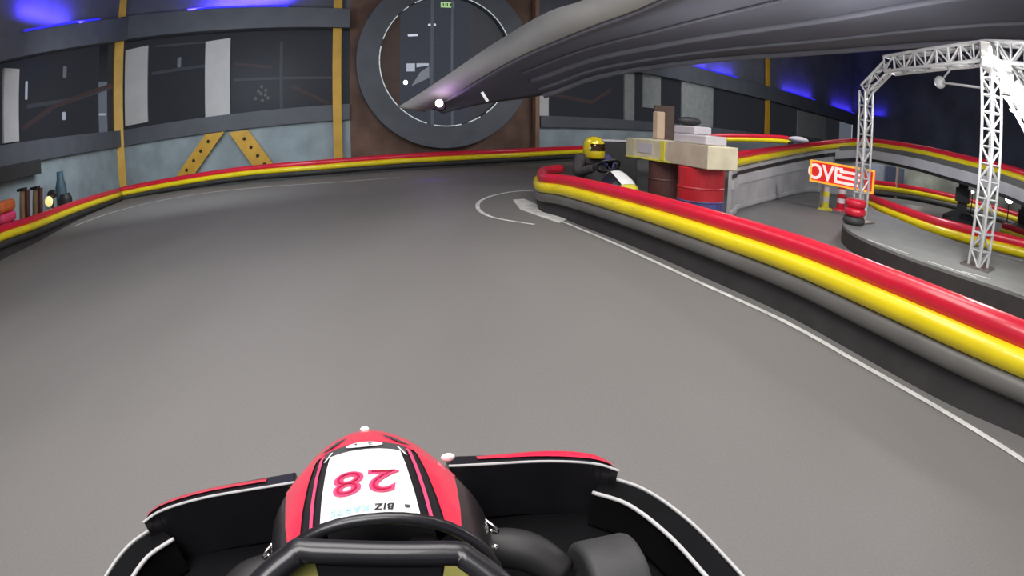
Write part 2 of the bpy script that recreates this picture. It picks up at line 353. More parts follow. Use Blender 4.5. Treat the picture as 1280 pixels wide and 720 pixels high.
# blue cove lights
def blue_light(P, Q, x0, x1, y, label, g, off=.26, up=.12, power=22, hgt=.9):
    s0, z = wall_hit(P, Q, x0, y); s1, zz = wall_hit(P, Q, x1, y); a = on_wall(P, Q, s0, off); b = on_wall(P, Q, s1, off)
    t = thing('led_strip', label, 'led light', (a.x, a.y, z), group=g)
    za, zb_ = g_z(P, Q, s0), g_z(P, Q, s1)
    MB().tube([V3(a, za + .05), V3(b, zb_ + .05)], .028, 8).build('led_tube', M['e_blue'], t); MB().obox(V3(a, za + .0), V3(b, zb_) - V3(a, za), (0, 0, .03), (-.03, .03, 0)).build('tray', M['dgrey'], t)
    n = max(1, int((b - a).length / 1.0))
    l = bpy.data.lights.new('cove_glow', 'AREA'); l.shape = 'RECTANGLE'; l.size = (b - a).length; l.size_y = .15; l.energy = power * (b - a).length; l.color = (.07, .045, 1)
    lo = bpy.data.objects.new('cove_glow', l); C.objects.link(lo); mid = (a + b) / 2; wd = (Q - P).normalized(); nn = Vector((wd.y, -wd.x))
    lo.location = V3(mid, (za + zb_) / 2 + .15)
    zax = -(Vector((-nn.x, -nn.y, 1.1)).normalized()); xax = Vector((wd.x, wd.y, 0)); yax = zax.cross(xax).normalized(); mt = Matrix((xax, yax, zax)).transposed(); lo.rotation_euler = mt.to_euler()
def g_z(P, Q, s):
    for nm, p, q, a, b in segs:
        if p is P: return a[4] + (b[4] - a[4]) * s / (q - p).length
    return 3.4
blue_light(A0, A1, 20, 114, 40, 'blue cove light strip at the upper left corner', None, power=32)
blue_light(A1, B1, 238, 362, 10, 'blue cove light strip between the two ochre columns', None, power=60)
blue_light(C1, D1, 868, 884, 85, 'first of the blue lights on the far right wall, above the grey board', None, power=9)
blue_light(D1, D2, 888, 916, 90, 'blue light just right of the first one, above the distant barrier', None, power=9)
blue_light(D1, D2, 978, 1014, 117, 'blue light midway between the board and the truss tower', None, power=9)
blue_light(D1, D2, 1040, 1064, 137, 'blue light just left of the truss tower', None, power=9)
blue_light(D2, E1, 1091, 1106, 155, 'blue light just right of the truss tower', None, power=9)
# ---- round window wall
wd = (C1 - B1).normalized(); wn = Vector((wd.y, -wd.x)); WL = (C1 - B1).length
sc_, zc_ = wall_hit(B1, C1, 556, 76); Ro = abs(wall_hit(B1, C1, 556, 185)[1] - zc_); Ri = abs(wall_hit(B1, C1, 556, 158)[1] - zc_)
def cp(s, z, o=0): p = B1 + wd * s + wn * o; return Vector((p.x, p.y, z))
m = MB(); NA = 72; corners = []
for k in range(NA):
    a = 2 * math.pi * k / NA; dx, dz = math.cos(a), math.sin(a)
    ks = []
    if dx > 1e-6: ks.append((WL - sc_) / dx)
    if dx < -1e-6: ks.append(-sc_ / dx)
    if dz > 1e-6: ks.append((7.5 - zc_) / dz)
    if dz < -1e-6: ks.append(-zc_ / dz)
    kk = min(ks); m.v += [cp(sc_ + Ri * dx, zc_ + Ri * dz), cp(sc_ + kk * dx, zc_ + kk * dz)]
for k in range(NA): j = (k + 1) % NA; m.f.append((2 * k, 2 * k + 1, 2 * j + 1, 2 * j))
for (s, z) in ((0, 0), (WL, 0), (WL, 7.5), (0, 7.5)):
    # close the corner gaps
    a = math.atan2(z - zc_, s - sc_) % (2 * math.pi); k = int(a / (2 * math.pi) * NA); j = (k + 1) % NA
    m.v.append(cp(s, z)); m.f.append((2 * k + 1, len(m.v) - 1, 2 * j + 1))
struct('wall_round_window', m, M['brown'])
def ring(r0, r1, o0, o1, n=96):
    m = MB()
    for k in range(n):
        a = 2 * math.pi * k / n
        for r, o in ((r0, o0), (r0, o1), (r1, o1), (r1, o0)): m.v.append(cp(sc_ + r * math.cos(a), zc_ + r * math.sin(a), o))
    for k in range(n):
        j = (k + 1) % n
        for q in range(4): m.f.append((4 * k + q, 4 * k + (q + 1) % 4, 4 * j + (q + 1) % 4, 4 * j + q))
    return m
t = thing('round_window', 'large round window in a broad dark grey ring frame', 'window', cp(sc_, zc_ - Ro, .2))
ring(Ri, Ro, .0, .32).build('ring_frame', M['dgrey'], t, bevel=.02)
mb = MB(); arcs = []
for k in range(60):
    a0 = 2 * math.pi * k / 60
    if random.random() < .78:
        mb.tube([cp(sc_ + (Ri - .01) * math.cos(a0 + u * .098), zc_ + (Ri - .01) * math.sin(a0 + u * .098), .33) for u in (0, .5, 1)], .014, 6)
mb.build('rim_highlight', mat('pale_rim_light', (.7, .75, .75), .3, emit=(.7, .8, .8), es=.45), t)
mb = MB(); mb.add([cp(sc_ + Ri * math.cos(2 * math.pi * k / 64), zc_ + Ri * math.sin(2 * math.pi * k / 64), .05) for k in range(64)], [tuple(range(64))]); mb.build('pane', M['rpane'], t)
# room behind it
def back(px, py, off): 
    s, z = wall_hit(B1, C1, px, py, off); return s, z
BO = -9.0
struct('floor_beyond', MB().quad(cp(-3, .02, -.2), cp(10, .02, -.2), cp(10, .02, -9.2), cp(-3, .02, -9.2)), M['upwall'])
struct('wall_beyond', MB().quad(cp(-4, 0, -9.2), cp(12, 0, -9.2), cp(12, 7.5, -9.2), cp(-4, 7.5, -9.2)), mat('self_lit_blue_wall', (.12, .13, .16), .9, emit=(.11, .115, .14), es=.5))  # wall emission stands in for light inside this room
s0, z0 = back(474, 76, -.6); s1, _ = back(500, 76, -.6)
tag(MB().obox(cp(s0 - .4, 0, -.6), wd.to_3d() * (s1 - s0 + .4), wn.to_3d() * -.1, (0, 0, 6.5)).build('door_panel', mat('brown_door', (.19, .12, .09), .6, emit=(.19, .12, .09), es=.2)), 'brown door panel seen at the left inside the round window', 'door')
for i, (px, y1, wpx, off, lab) in enumerate(((565, 82, 3, -3, 'thin white post in the middle of the round window'), (598, 62, 5, -2, 'bright white post right of centre in the round window'), (645, 36, 5, -1.5, 'white post at the right edge of the round window'), (540, 85, 4, -6, 'dim grey post behind the lit windows in the round window'), (497, 110, 2, -1.2, 'thin grey post beside the brown door panel'))):
    s, z = back(px, y1, off); w = wpx / 675 * (16 - off) * .9
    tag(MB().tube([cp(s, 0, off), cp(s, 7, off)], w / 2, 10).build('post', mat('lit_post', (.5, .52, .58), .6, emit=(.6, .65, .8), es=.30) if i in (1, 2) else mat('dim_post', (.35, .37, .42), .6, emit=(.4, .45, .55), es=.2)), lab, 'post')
for i, (x, y, w, lab) in enumerate(((516, 44, 9, 'lower small white ceiling light inside the round window'), (540, 31, 7, 'upper small white ceiling light inside the round window'))):
    s, z = back(x, y, -7); tag(MB().box(cp(s, z, -7), (.38 if w > 8 else .3, .2, .06)).build('ceiling_light', M['e_soft']), lab, 'light')
s, z = back(559, 6, -4); t = thing('exit_sign', 'glowing pale green exit sign at the top of the round window', 'sign', cp(s, z, -4), math.atan2(wd.y, wd.x))
MB().box((0, 0, 0), (.46, .06, .2)).build('sign_box', M['e_green'], t, local=True)
mb = MB()
for dx in (-.15, -.06, .0, .12): MB().box((dx, -.035, 0), (.035, .004, .11)).build('pictogram', M['kdark'], t, local=True)
s0, z0 = back(508, 108, -8); s1, z1 = back(536, 79, -8)
t = thing('lit_window', 'bright daylit window deep inside the round window', 'window', cp(s0, z0, -8))
mb = MB(); L_ = s1 - s0; Hh = z1 - z0
mb.quad(cp(s0, z1 - Hh * .35, -8), cp(s0 + L_ * .38, z1 - Hh * .35, -8), cp(s0 + L_ * .38, z1, -8), cp(s0, z1, -8))
mb.quad(cp(s0 + L_ * .45, z1 - Hh * .18, -8), cp(s1, z1 - Hh * .10, -8), cp(s1, z1, -8), cp(s0 + L_ * .45, z1, -8)); mb.build('pane', mat('daylit_pane', (1, 1, 1)), t)
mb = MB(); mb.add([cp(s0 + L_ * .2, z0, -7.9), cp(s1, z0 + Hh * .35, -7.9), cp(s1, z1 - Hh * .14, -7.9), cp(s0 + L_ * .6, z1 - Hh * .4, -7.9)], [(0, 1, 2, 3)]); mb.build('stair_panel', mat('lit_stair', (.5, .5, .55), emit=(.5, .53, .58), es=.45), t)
s, z = back(507, 103, -6); tag(MB().ball(cp(s, z, -6), .09).build('lamp', M['e_white']), 'tiny white round lamp left of the lit windows in the round window', 'lamp')
# lamps at ring foot
p = D(549, 129, 11.9); t = thing('spot_lamp', 'bright white lamp with violet glow at the foot of the round window', 'lamp', p)
MB().ball(p, .085).build('bulb', M['e_violet'], t, smooth=True); MB().lathe([(.05, 0), (.10, .02), (.12, .16)], p + Vector((0, .14, -.06)), 'Y').build('housing', M['blackm'], t)
p = D(606, 121, 11.3); tag(MB().tube([p + Vector((-.06, 0, .1)), p + Vector((.06, 0, -.1))], .03, 8).build('tube_lamp', mat('tube_lamp_soft', (.8, .8, .8), emit=(.8, .85, .8), es=.6)), 'short tilted pale tube lamp right of the violet lamp', 'lamp')
def light(kind, loc, e, col=(1, 1, 1), size=1, sy=None, rot=(0, 0, 0), name='unseen_light', spot=None):
    l = bpy.data.lights.new(name, kind); l.energy = e; l.color = col
    if kind == 'AREA': l.size = size; l.shape = 'RECTANGLE' if sy else 'SQUARE'; l.size_y = sy or size
    elif kind in ('POINT', 'SPOT'): l.shadow_soft_size = size
    if spot: l.spot_size = R(spot); l.spot_blend = .9
    o = bpy.data.objects.new(name, l); C.objects.link(o); o.location = loc; o.rotation_euler = rot; return o
light('POINT', tuple(D(549, 133, 11.6)), 5, (.6, .25, 1), .0)
light('SPOT', (-1.6, 10.6, 2.2), 60, (.22, .09, 1), .0, spot=24)  # added spot without fixture, makes the violet reflection on the floor
# things behind the dark windows
def behind(P, Q, pts, r, m, name, lab, cat, off=-.9):
    v = []
    for x, y in pts:
        s, z = wall_hit(P, Q, x, y, off); p = on_wall(P, Q, s, off); v.append(V3(p, z))
    return tag(MB().tube(v, r, 8).build(name, m), lab, cat)
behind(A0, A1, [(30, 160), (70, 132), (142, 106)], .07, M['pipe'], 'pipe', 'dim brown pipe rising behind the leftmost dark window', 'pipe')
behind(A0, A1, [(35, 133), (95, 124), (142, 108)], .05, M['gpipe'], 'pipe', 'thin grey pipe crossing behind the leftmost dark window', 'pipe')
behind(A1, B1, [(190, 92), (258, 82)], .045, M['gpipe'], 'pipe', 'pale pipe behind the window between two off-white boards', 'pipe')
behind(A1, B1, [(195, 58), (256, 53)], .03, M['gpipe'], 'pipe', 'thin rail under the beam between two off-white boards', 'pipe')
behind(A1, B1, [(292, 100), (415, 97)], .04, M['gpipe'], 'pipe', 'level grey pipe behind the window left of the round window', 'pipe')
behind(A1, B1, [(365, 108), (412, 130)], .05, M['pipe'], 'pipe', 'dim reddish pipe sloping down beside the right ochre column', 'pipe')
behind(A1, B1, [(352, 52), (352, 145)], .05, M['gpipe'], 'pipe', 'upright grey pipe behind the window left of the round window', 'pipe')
behind(A1, B1, [(292, 80), (340, 84)], .04, M['pipe'], 'pipe', 'short brown pipe above the cluster of small globes', 'pipe')
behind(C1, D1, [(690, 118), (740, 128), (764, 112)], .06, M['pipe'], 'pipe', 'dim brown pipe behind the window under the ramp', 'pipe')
for (P, Q, x, y, w, h, lab) in ((A0, A1, 33, 113, .07, .42, 'slim bright upright lamp behind the leftmost window'), (A0, A1, 81, 90, .14, .3, 'dim square lamp high behind the leftmost window'), (A0, A1, 80, 145, .14, .2, 'small round lamp low behind the leftmost window'), (A0, A1, 128, 143, .4, .06, 'flat lamp beside the left ochre column'), (A1, B1, 224, 78, .12, .3, 'dim lamp behind the window between two off-white boards')):
    s, z = wall_hit(P, Q, x, y, -.5); c = on_wall(P, Q, s, -.5)
    tag(MB().box(V3(c, z), (w, .05, h), math.atan2((Q - P).y, (Q - P).x)).build('window_lamp', mat('lamp_dim' if 'dim' in lab else 'lamp_clear', (.5, .5, .5), emit=(.7, .72, .78), es=.5 if 'dim' in lab else 1.8), bevel=.02), lab, 'lamp')
s, z = wall_hit(A1, B1, 327, 117, -.5); c = on_wall(A1, B1, s, -.5); t = thing('reflection_cluster', 'window reflection built as small glowing globes behind the window left of the round window', 'lamp', V3(c, z))  # added globes take the place of a reflection in the glass
for dx, dz in ((0, .2), (-.02, 0), (.12, -.05), (-.2, -.12), (.2, -.15), (.02, -.2), (-.1, .08), (.14, .08)): MB().ball(V3(c, z) + Vector((dx, 0, dz)), .05, 8).build('glow_globe', mat('globe_dim', (.5, .5, .5), emit=(.6, .62, .6), es=.35), t)
# dark cabinet on left wall
tag(wall_rect(A0, A1, -30, 43, 208, 228, .25, .25).build('wall_cabinet', mat('near_black_cabinet', (.035, .035, .035), .6), bevel=.01), 'dark shallow cabinet on the blue-grey wall at the left edge', 'cabinet')
# ------------------------------------------------------------------ overhead ramp
lb_ = [D(528, 138, 12.9), D(560, 122, 12.2), D(640, 76, 10), D(730, 37, 8.2), D(820, 2, 7.0), D(1000, -90, 5.2), D(1200, -230, 3.9)]
lt_ = [D(498, 133, 12.9), D(530, 113, 12.2), D(640, 42, 10.2), D(690, 14, 8.9), D(745, -6, 8.0), D(900, -95, 6.2), D(1100, -240, 4.6)]
rb_ = [D(552, 141, 13.2), D(600, 128, 13.3), D(680, 116, 13.2), D(745, 93, 13.2), D(850, 76, 13.4), D(1050, 61, 13.5), D(1330, 52, 12)]
lb_, lt_, rb_ = (smooth_path(q, 5) for q in (lb_, lt_, rb_))
t = thing('overhead_ramp', 'broad dark ramp passing overhead from the round window to the upper right', 'ramp', lb_[0])
m = MB(); n = len(lb_)
for i in range(n):
    m.v += [lb_[i], lt_[i]]
    if i: m.f.append((2 * i - 2, 2 * i, 2 * i + 1, 2 * i - 1))
m.build('side_beam', M['rampside'], t, smooth=True, solid=.04)
m = MB(); K = 10
for i in range(n):
    for k in range(K + 1):
        u = k / K; m.v.append(lb_[i].lerp(rb_[i], u) + Vector((0, 0, .10 * math.sin(u * math.pi))))
for i in range(n - 1):
    for k in range(K): a = i * (K + 1) + k; m.f.append((a, a + 1, a + K + 2, a + K + 1))
m.build('soffit', M['rampunder'], t, smooth=True, solid=.06)
for u, r in ((.97, .08), (.80, .04), (.56, .07), (.3, .03)):
    MB().tube([lb_[i].lerp(rb_[i], u) + Vector((0, 0, .10 * math.sin(u * math.pi) - .09)) for i in range(10, n)], r, 8).build('soffit_rib', M['ramprib'], t, smooth=True)
# ------------------------------------------------------------------ raised track on the right
wb = [G(900, 283), G(930, 261), G(1010, 241)]; pts = [G(914, 273), G(920, 268), wb[1], wb[2], D(1050, 200, 12.9), D(1090, 200, 12.6), D(1150, 200, 11.4), D(1200, 200, 10.6), D(1280, 200, 9.3), D(1360, 200, 8.6)]
topy = [(914, 193), (920, 192), (930, 189.5), (1010, 179), (1050, 174), (1090, 173), (1150, 181), (1200, 192), (1280, 212), (1360, 250)]
Ptop = [D(x, y, math.hypot(p.x, p.y)) for (x, y), p in zip(topy, pts)]
P2 = [Vector((a.x, a.y, 0)) for a in Ptop]
bh = .20
barrier(P2, .20, +1 if False else -1, 'raised track barrier curving behind the truss tower, red and yellow tubes', zb=[a.z - .20 for a in Ptop], sc=.85, skirt=False)
# wall below it (solid part) then bridge deck
def sheet(P, z0, z1, off, nseg=6):
    q0 = smooth_path([Vector((p.x, p.y, a)) for p, a in zip(P, z0)], nseg); q1 = smooth_path([Vector((p.x, p.y, a)) for p, a in zip(P, z1)], nseg); m = MB(); n = len(q0)
    for i in range(n):
        tt = q0[min(i + 1, n - 1)] - q0[max(i - 1, 0)]; tt.z = 0; tt.normalize(); nr = Vector((tt.y, -tt.x, 0)) * off
        m.v += [q0[i] + nr, q1[i] + nr]
        if i: m.f.append((2 * i - 2, 2 * i, 2 * i + 1, 2 * i - 1))
    return m
t = thing('raised_track', 'grey panelled side of the raised track and bridge deck on the right', 'bridge', (P2[0].x, P2[0].y, 0))
Z1 = [a.z - .22 for a in Ptop]
sheet(P2[:6], [0] * 6, Z1[:6], -.02).build('side_wall', M['greywall'], t, solid=.05)
sheet(P2[:6], [z * .62 for z in Z1[:6]], [z * .80 for z in Z1[:6]], .02).build('side_rail', M['lightrail'], t, solid=.04)
sheet(P2[:6], [z * .84 for z in Z1[:6]], [z * .93 for z in Z1[:6]], .015).build('dark_groove', M['blackm'], t, solid=.02)
sheet(P2[:6], [.03] * 6, [.09] * 6, .02).build('foot_rail', M['lightrail'], t, solid=.04)
zb_ = [a.z - .46 for a in Ptop[4:]]
sheet(P2[4:], [a.z - .30 for a in Ptop[4:]], [a.z - .17 for a in Ptop[4:]], .0).build('dark_groove', M['grey_tube'], t, solid=.03)
sheet(P2[4:], zb_, [a.z - .28 for a in Ptop[4:]], .04).build('deck_edge', M['lightrail'], t, solid=.3)
sheet(P2[4:], [z - .06 for z in zb_], zb_, .02).build('deck_underside', M['blackm'], t, solid=.3)
# support posts
for (px, py, lab) in ((1199, 287, 'black bridge support with a broad foot between the truss towers'), (1276, 300, 'black bridge support at the right edge of the view')):
    p = G(px, py); zt = D(px, 226 if px < 1250 else 258, math.hypot(p.x, p.y)).z
    t = thing('bridge_support', lab, 'post', p)
    MB().box(p + Vector((0, 0, (zt + .15) / 2)), (.2, .2, zt + .15), .6).build('shaft', M['blackm'], t)
    MB().lathe([(.42, 0), (.40, .22), (.2, .32)], p, n=10).build('foot', M['blackm'], t)
    MB().box(p + Vector((0, 0, zt * .72)), (.3, .3, .25), .6).build('collar', M['blackm'], t)
# underpass backdrop
w0, w1 = G(1060, 216), G(1330, 262)
w0 = D(1050, 230, 18.5); w1 = D(1300, 240, 17)
struct('wall_underpass', MB().obox((w0.x, w0.y, 0), Vector((w1.x - w0.x, w1.y - w0.y, 0)), (.2, .2, 0), (0, 0, 1.0)), mat('mossy_lit', (.17, .18, .15), .9, var=.5, scale=1.2))
for px, w, lab in ((1098, .7, 'pale blue-grey cabinet in the underpass beside the truss tower'), (1118, .5, 'dark blue cabinet in the underpass')):
    p = D(px, 232, 17.2); tag(MB().box((p.x, p.y, .38), (w, .4, .76), .3).build('cabinet', mat('cab_pale', (.30, .32, .38), .6) if px < 1110 else mat('cab_navy', (.05, .06, .10), .6), bevel=.01), lab, 'cabinet')
p = D(1121, 225, 15); tag(MB().tube([(p.x, p.y, 0), (p.x, p.y, 1.0)], .04).build('post', M['beige']), 'slim beige post in the underpass', 'post')
for px, py, r, lab in ((1262, 247, .13, 'bright round white lamp in the underpass at the right'), (1216, 240, .04, 'tiny white lamp in the underpass')):
    p = D(px, py, 13.2); lt = thing('lamp', lab, 'lamp', (p.x, p.y, 0)); MB().ball(p, r).build('glow_globe', M['e_white'], lt); MB().tube([(p.x, p.y, 0), p], .015).build('stem', M['blackm'], lt)
fb = [G(1070, 243), G(1090, 244.5), G(1140, 251), G(1200, 264), G(1265, 284), G(1310, 300)]
barrier(fb, [.40] * 6, -1, 'thin distant barrier seen below the bridge deck')
lowb = [G(1080, 265), G(1095, 274), G(1150, 300), G(1215, 325), G(1280, 347), G(1340, 372)]
barrier(lowb, [.36, .36, .38, .42, .46, .48], -1, 'inner barrier behind the concrete kerb island, red and yellow tubes')
sb = [G(1250, 297), G(1290, 312), G(1340, 335)]
barrier(sb, [.30] * 3, -1, 'short barrier end behind the inner barrier at the right edge')
# island
top = [G(x, y, .2) for x, y in ((1058, 270), (1054, 281), (1075, 296), (1130, 319), (1200, 343), (1280, 370), (1360, 405))]
backp = [G(x, y) for x, y in ((1360, 385), (1280, 352), (1215, 330), (1150, 305), (1095, 279), (1080, 268))]
poly = [(p.x, p.y) for p in smooth_path(top, 4)] + [(p.x, p.y) for p in backp]
t = thing('kerb_island', 'raised grey kerb island with a dark side at the right', 'kerb', (poly[0][0], poly[0][1], 0))
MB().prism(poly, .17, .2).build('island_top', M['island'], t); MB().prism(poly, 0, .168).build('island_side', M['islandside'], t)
for i, (a, b) in enumerate((((1085, 300), (1136, 318)), ((1160, 327), (1220, 347)), ((1212, 332), (1240, 336)), ((1203, 340), (1238, 349)))):
    q = stripe([G(*a, .2), G(*b, .2)], .03, .03, '', .204); q.build('edge_line', M['line'], t)
# ------------------------------------------------------------------ truss gantry
def truss(mb_ch, mb_lace, A, B, w, n, r=.017, up=Vector((0, 0, 1))):
    A, B = Vector(A), Vector(B); t = (B - A).normalized(); u = up if abs(t.dot(up)) < .9 else Vector((0, 1, 0)); a = t.cross(u).normalized() * w / 2; b = t.cross(a).normalized() * w / 2
    cs = [a + b, a - b, -a - b, -a + b]
    for c in cs: mb_ch.tube([A + c, B + c], r, 8)
    for k in range(n):
        for q in range(4):
            c0, c1 = cs[q], cs[(q + 1) % 4]
            if (k + q) % 2: c0, c1 = c1, c0
            mb_lace.tube([A.lerp(B, k / n) + c0, A.lerp(B, (k + 1) / n) + c1], r * .6, 6)
            mb_lace.tube([A.lerp(B, k / n) + c0, A.lerp(B, k / n) + c1], r * .6, 6)
tl = G(1073, 277, .2); dl = math.hypot(tl.x, tl.y); tr = G(1222, 334, .2); dr = math.hypot(tr.x, tr.y)
t = thing('truss_gantry', 'silver lattice truss arch standing on the kerb island', 'truss arch', tl)
c1_ = D(1079, 112, dl); c2_ = D(1112, 82, dl - .15); c3_ = D(1240, 66, dr); c3_.z = max(c3_.z, c2_.z)
c4_ = D(1330, 75, dr - 1.0); c5_ = D(1345, 260, 5.2)
w = .13
def seg(name, A, B, n, ww=w, r=.017):
    ch, lc = MB(), MB(); truss(ch, lc, A, B, ww, n, r); o = ch.build(name, M['truss'], t); l = MB(); lc.build('lacing', M['truss'], o)
seg('left_tower', (tl.x, tl.y, .2), (tl.x, tl.y, c1_.z - .02), 9)
c1 = Vector((tl.x, tl.y, c1_.z))
seg('corner_section', c1, c2_, 2); seg('top_beam', c2_, c3_, 9, .19, .02); seg('right_tower', (tr.x, tr.y, .2), (tr.x, tr.y, c3_.z - .1), 12, .16)
seg('side_beam', c3_, c4_, 5, .19, .02); seg('outer_leg', c3_ + Vector((.05, -.05, -.05)), c5_, 8, .24, .024)
for p in (tl, tr): MB().box((p.x, p.y, .21), (.34, .34, .02), .4).build('base_plate', M['steel'], t)
p = D(1175, 103, dl - .5); tag_o = thing('hanging_lamp', 'round grey lamp hanging below the truss beam', 'lamp', p)
MB().ball(p, .075).build('lamp_head', mat('lamp_grey', (.5, .5, .5), .4), tag_o, smooth=True)
MB().tube([p, D(1240, 112, dr)], .014).build('arm', M['truss'], tag_o); MB().tube([p, D(1190, 84, dl - .6)], .012).build('hanger', M['truss'], tag_o)
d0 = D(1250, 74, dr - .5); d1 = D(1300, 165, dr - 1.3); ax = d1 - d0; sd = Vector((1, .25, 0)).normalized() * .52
t_ = thing('leg_glare', 'added glowing slab for the blown-out glare slanting down the outer truss leg', 'glare slab', d0)  # added emitter for the glare of the strongly lit leg, not a fixture
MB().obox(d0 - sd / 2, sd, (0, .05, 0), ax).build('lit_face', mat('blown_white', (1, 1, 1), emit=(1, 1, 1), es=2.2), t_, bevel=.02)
for k in range(6): MB().obox(d0 + ax * ((k + .4) / 6) - sd * (.9 + .25 * (k % 2)), sd * .6, (0, .03, 0), ax * .03).build('glare_bar', M['e_soft'], t_)  # glowing bars, part of the same added glare
def flood(px, py, d, lab):
    p = D(px, py, d); t = thing('floodlight', lab, 'floodlight', p)
    MB().box(p, (.34, .14, .24), .5).build('housing', M['steel'], t, bevel=.02); q = p + Vector((-.04, -.085, -.02)); MB().box(q, (.28, .02, .17), .5).build('lens', mat('flood_lens', (1, 1, 1), emit=(1, 1, 1), es=12), t)
flood(1236, 72, dr - .35, 'blazing white floodlight on the truss corner')
flood(1262, 108, dr - .6, 'lower blazing white floodlight on the outer truss leg')
pl = D(1243, 90, dr - .75); light('POINT', tuple(pl), 75, (1, 1, 1), .12, name='flood_glow')
pl = D(1262, 150, 5.2); light('POINT', tuple(pl), 22, (1, 1, 1), .12, name='flood_glow')
# ------------------------------------------------------------------ sign and posts
a = D(1015, 213, 9.5); b = D(1093, 224, 8.9); dv = Vector((b.x - a.x, b.y - a.y, 0)); L = dv.length; ang = math.atan2(dv.y, dv.x)
t = thing('track_sign', 'lit red sign reading OVE with an amber border behind the truss tower', 'sign', (a.x, a.y, a.z), ang)
MB().box((L / 2, 0, -.0), (L, .06, .34)).build('board', M['e_red'], t, local=True)
mb = MB(); 
for z in (-.17, .17): mb.box((L / 2, -.035, z), (L + .03, .02, .03))
for x in (0, L): mb.box((x, -.035, 0), (.03, .02, .34))
mb.build('border', M['e_amber'], t, local=True)
def text_mesh(s, size, bold=0, shear=0, spacing=1.0):
    cu = bpy.data.curves.new('txt', 'FONT'); cu.body = s; cu.size = size; cu.offset = bold; cu.shear = shear; cu.space_character = spacing; cu.align_x = 'CENTER'; cu.resolution_u = 5
    o = bpy.data.objects.new('txt', cu); C.objects.link(o); bpy.context.view_layer.update()
    me = bpy.data.meshes.new_from_object(o.evaluated_get(bpy.context.evaluated_depsgraph_get())); vs = [v.co.copy() for v in me.vertices]; fs = [tuple(p.vertices) for p in me.polygons]
    bpy.data.objects.remove(o); bpy.data.curves.remove(cu); return vs, fs
vs, fs = text_mesh('OVE', .36, .008)
MB().add([(v.x * 1.05 + .30, -.04, v.y - .125) for v in vs], fs).build('lettering', M['e_letter'], t, local=True)
mb = MB()
for z in (.07, -.02, -.11): mb.box((.80, -.04, z), (.40, .012, .045))
mb.build('white_bars', M['e_letter'], t, local=True)
p0 = Vector((.12, 0, 0)); MB().box((.2, .06, -(a.z) / 2 - .1), (.04, .04, a.z - .2)).build('leg', M['steel'], t, local=True); MB().box((L - .15, .06, -(a.z) / 2 - .1), (.04, .04, a.z - .2)).build('leg', M['steel'], t, local=True)
def marker(px, py, h, c1, c2, lab, n=5, r=.055, d=None):
    p = G(px, py); t = thing('marker_post', lab, 'post', p)
    MB().lathe([(.14, 0), (.13, .03), (.05, .05)], p, n=16).build('base', c1, t)
    for k in range(n): MB().tube([p + Vector((0, 0, .05 + (h - .05) * k / n)), p + Vector((0, 0, .05 + (h - .05) * (k + 1) / n))], r, 12).build('band', c1 if k % 2 == 0 else c2, t)
marker(1031, 262, .40, M['paleyel'], M['lightrail'], 'slim yellow and grey banded post under the lit sign', 4, .06)
marker(1050, 263, .46, M['red'], M['kwhite'], 'red and white banded post beside the truss tower', 5, .075)
p = G(1067, 279, .0); p = D(1067, 279, dl - .35); t = thing('tyre_stack', 'red and black tyre stack at the foot of the left truss tower', 'tyres', (p.x, p.y, .2))
for k, mm in enumerate((M['tyre'], M['red'], M['red'])):
    MB().lathe([(.06, 0), (.12, .0), (.145, .03), (.145, .07), (.12, .10), (.06, .10)], (p.x, p.y, .2 + k * .105 - .0), n=20).build('tyre', mm, t, smooth=True)
# ------------------------------------------------------------------ barrels, table board, crates
def barrel(x, y, r, h, lab, upper, lower, frac):
    t = thing('steel_barrel', lab, 'barrel', (x, y, 0))
    zf = h * frac
    MB().lathe([(r * .97, 0), (r, .01), (r, zf - .01), (r * 1.03, zf), (r, zf + .01)], (x, y, 0), n=32).build('lower_shell', lower, t, smooth=False)
    MB().lathe([(r, zf + .01), (r, h * .66), (r * 1.03, h * .68), (r, h * .70), (r, h - .01), (r * .96, h)], (x, y, 0), n=32).build('upper_shell', upper, t)
barrel(2.10, 5.72, .27, .70, 'red steel barrel with a blue lower band under the cream board', M['bred'], M['bblue'], .47)
barrel(1.92, 6.44, .25, .70, 'dark brown barrel left of the red barrel', M['dbrown'], M['dbrown'], .36)
lbl = MB(); 
for i in range(6):
    a0 = R(-128 + i * 7); a1 = R(-128 + (i + 1) * 7); lbl.quad(*[(2.10 + .278 * math.cos(q), 5.72 + .278 * math.sin(q), z) for q, z in ((a0, .10), (a1, .10), (a1, .22), (a0, .22))])
lbl.build('paper_label', M['lav'], bpy.data.objects['steel_barrel'])
A_ = D(787, 190, 7.1); B_ = D(890, 200, 5.65); dv = Vector((B_.x - A_.x, B_.y - A_.y, 0)); L = dv.length; ang = math.atan2(dv.y, dv.x)
t = thing('cream_tray', 'long cream box with lemon tape lying across the two barrels', 'box', (A_.x, A_.y, .705), ang)
MB().box((L / 2, .16, .125), (L, .42, .25)).build('box_body', M['cream'], t, local=True, bevel=.012)
MB().box((L * .3, -.055, .012), (L * .6, .012, .02)).build('bottom_tape', M['paleyel'], t, local=True)
MB().box((L * .50, -.055, .13), (.085, .012, .24)).build('tape_patch', M['paleyel'], t, local=True)
MB().box((L * .78, -.053, .13), (L * .43, .008, .24)).build('beige_panel', mat('pale_beige_panel', (.52, .44, .34), .7), t, local=True)
MB().box((L * .06, -.054, .13), (L * .11, .008, .23)).build('grey_panel', mat('khaki_panel', (.52, .50, .34), .7), t, local=True)
mb = MB(); mb.box((L * .27, -.054, .14), (L * .2, .006, .12)); mb.build('pale_label', M['lav'], t, local=True)
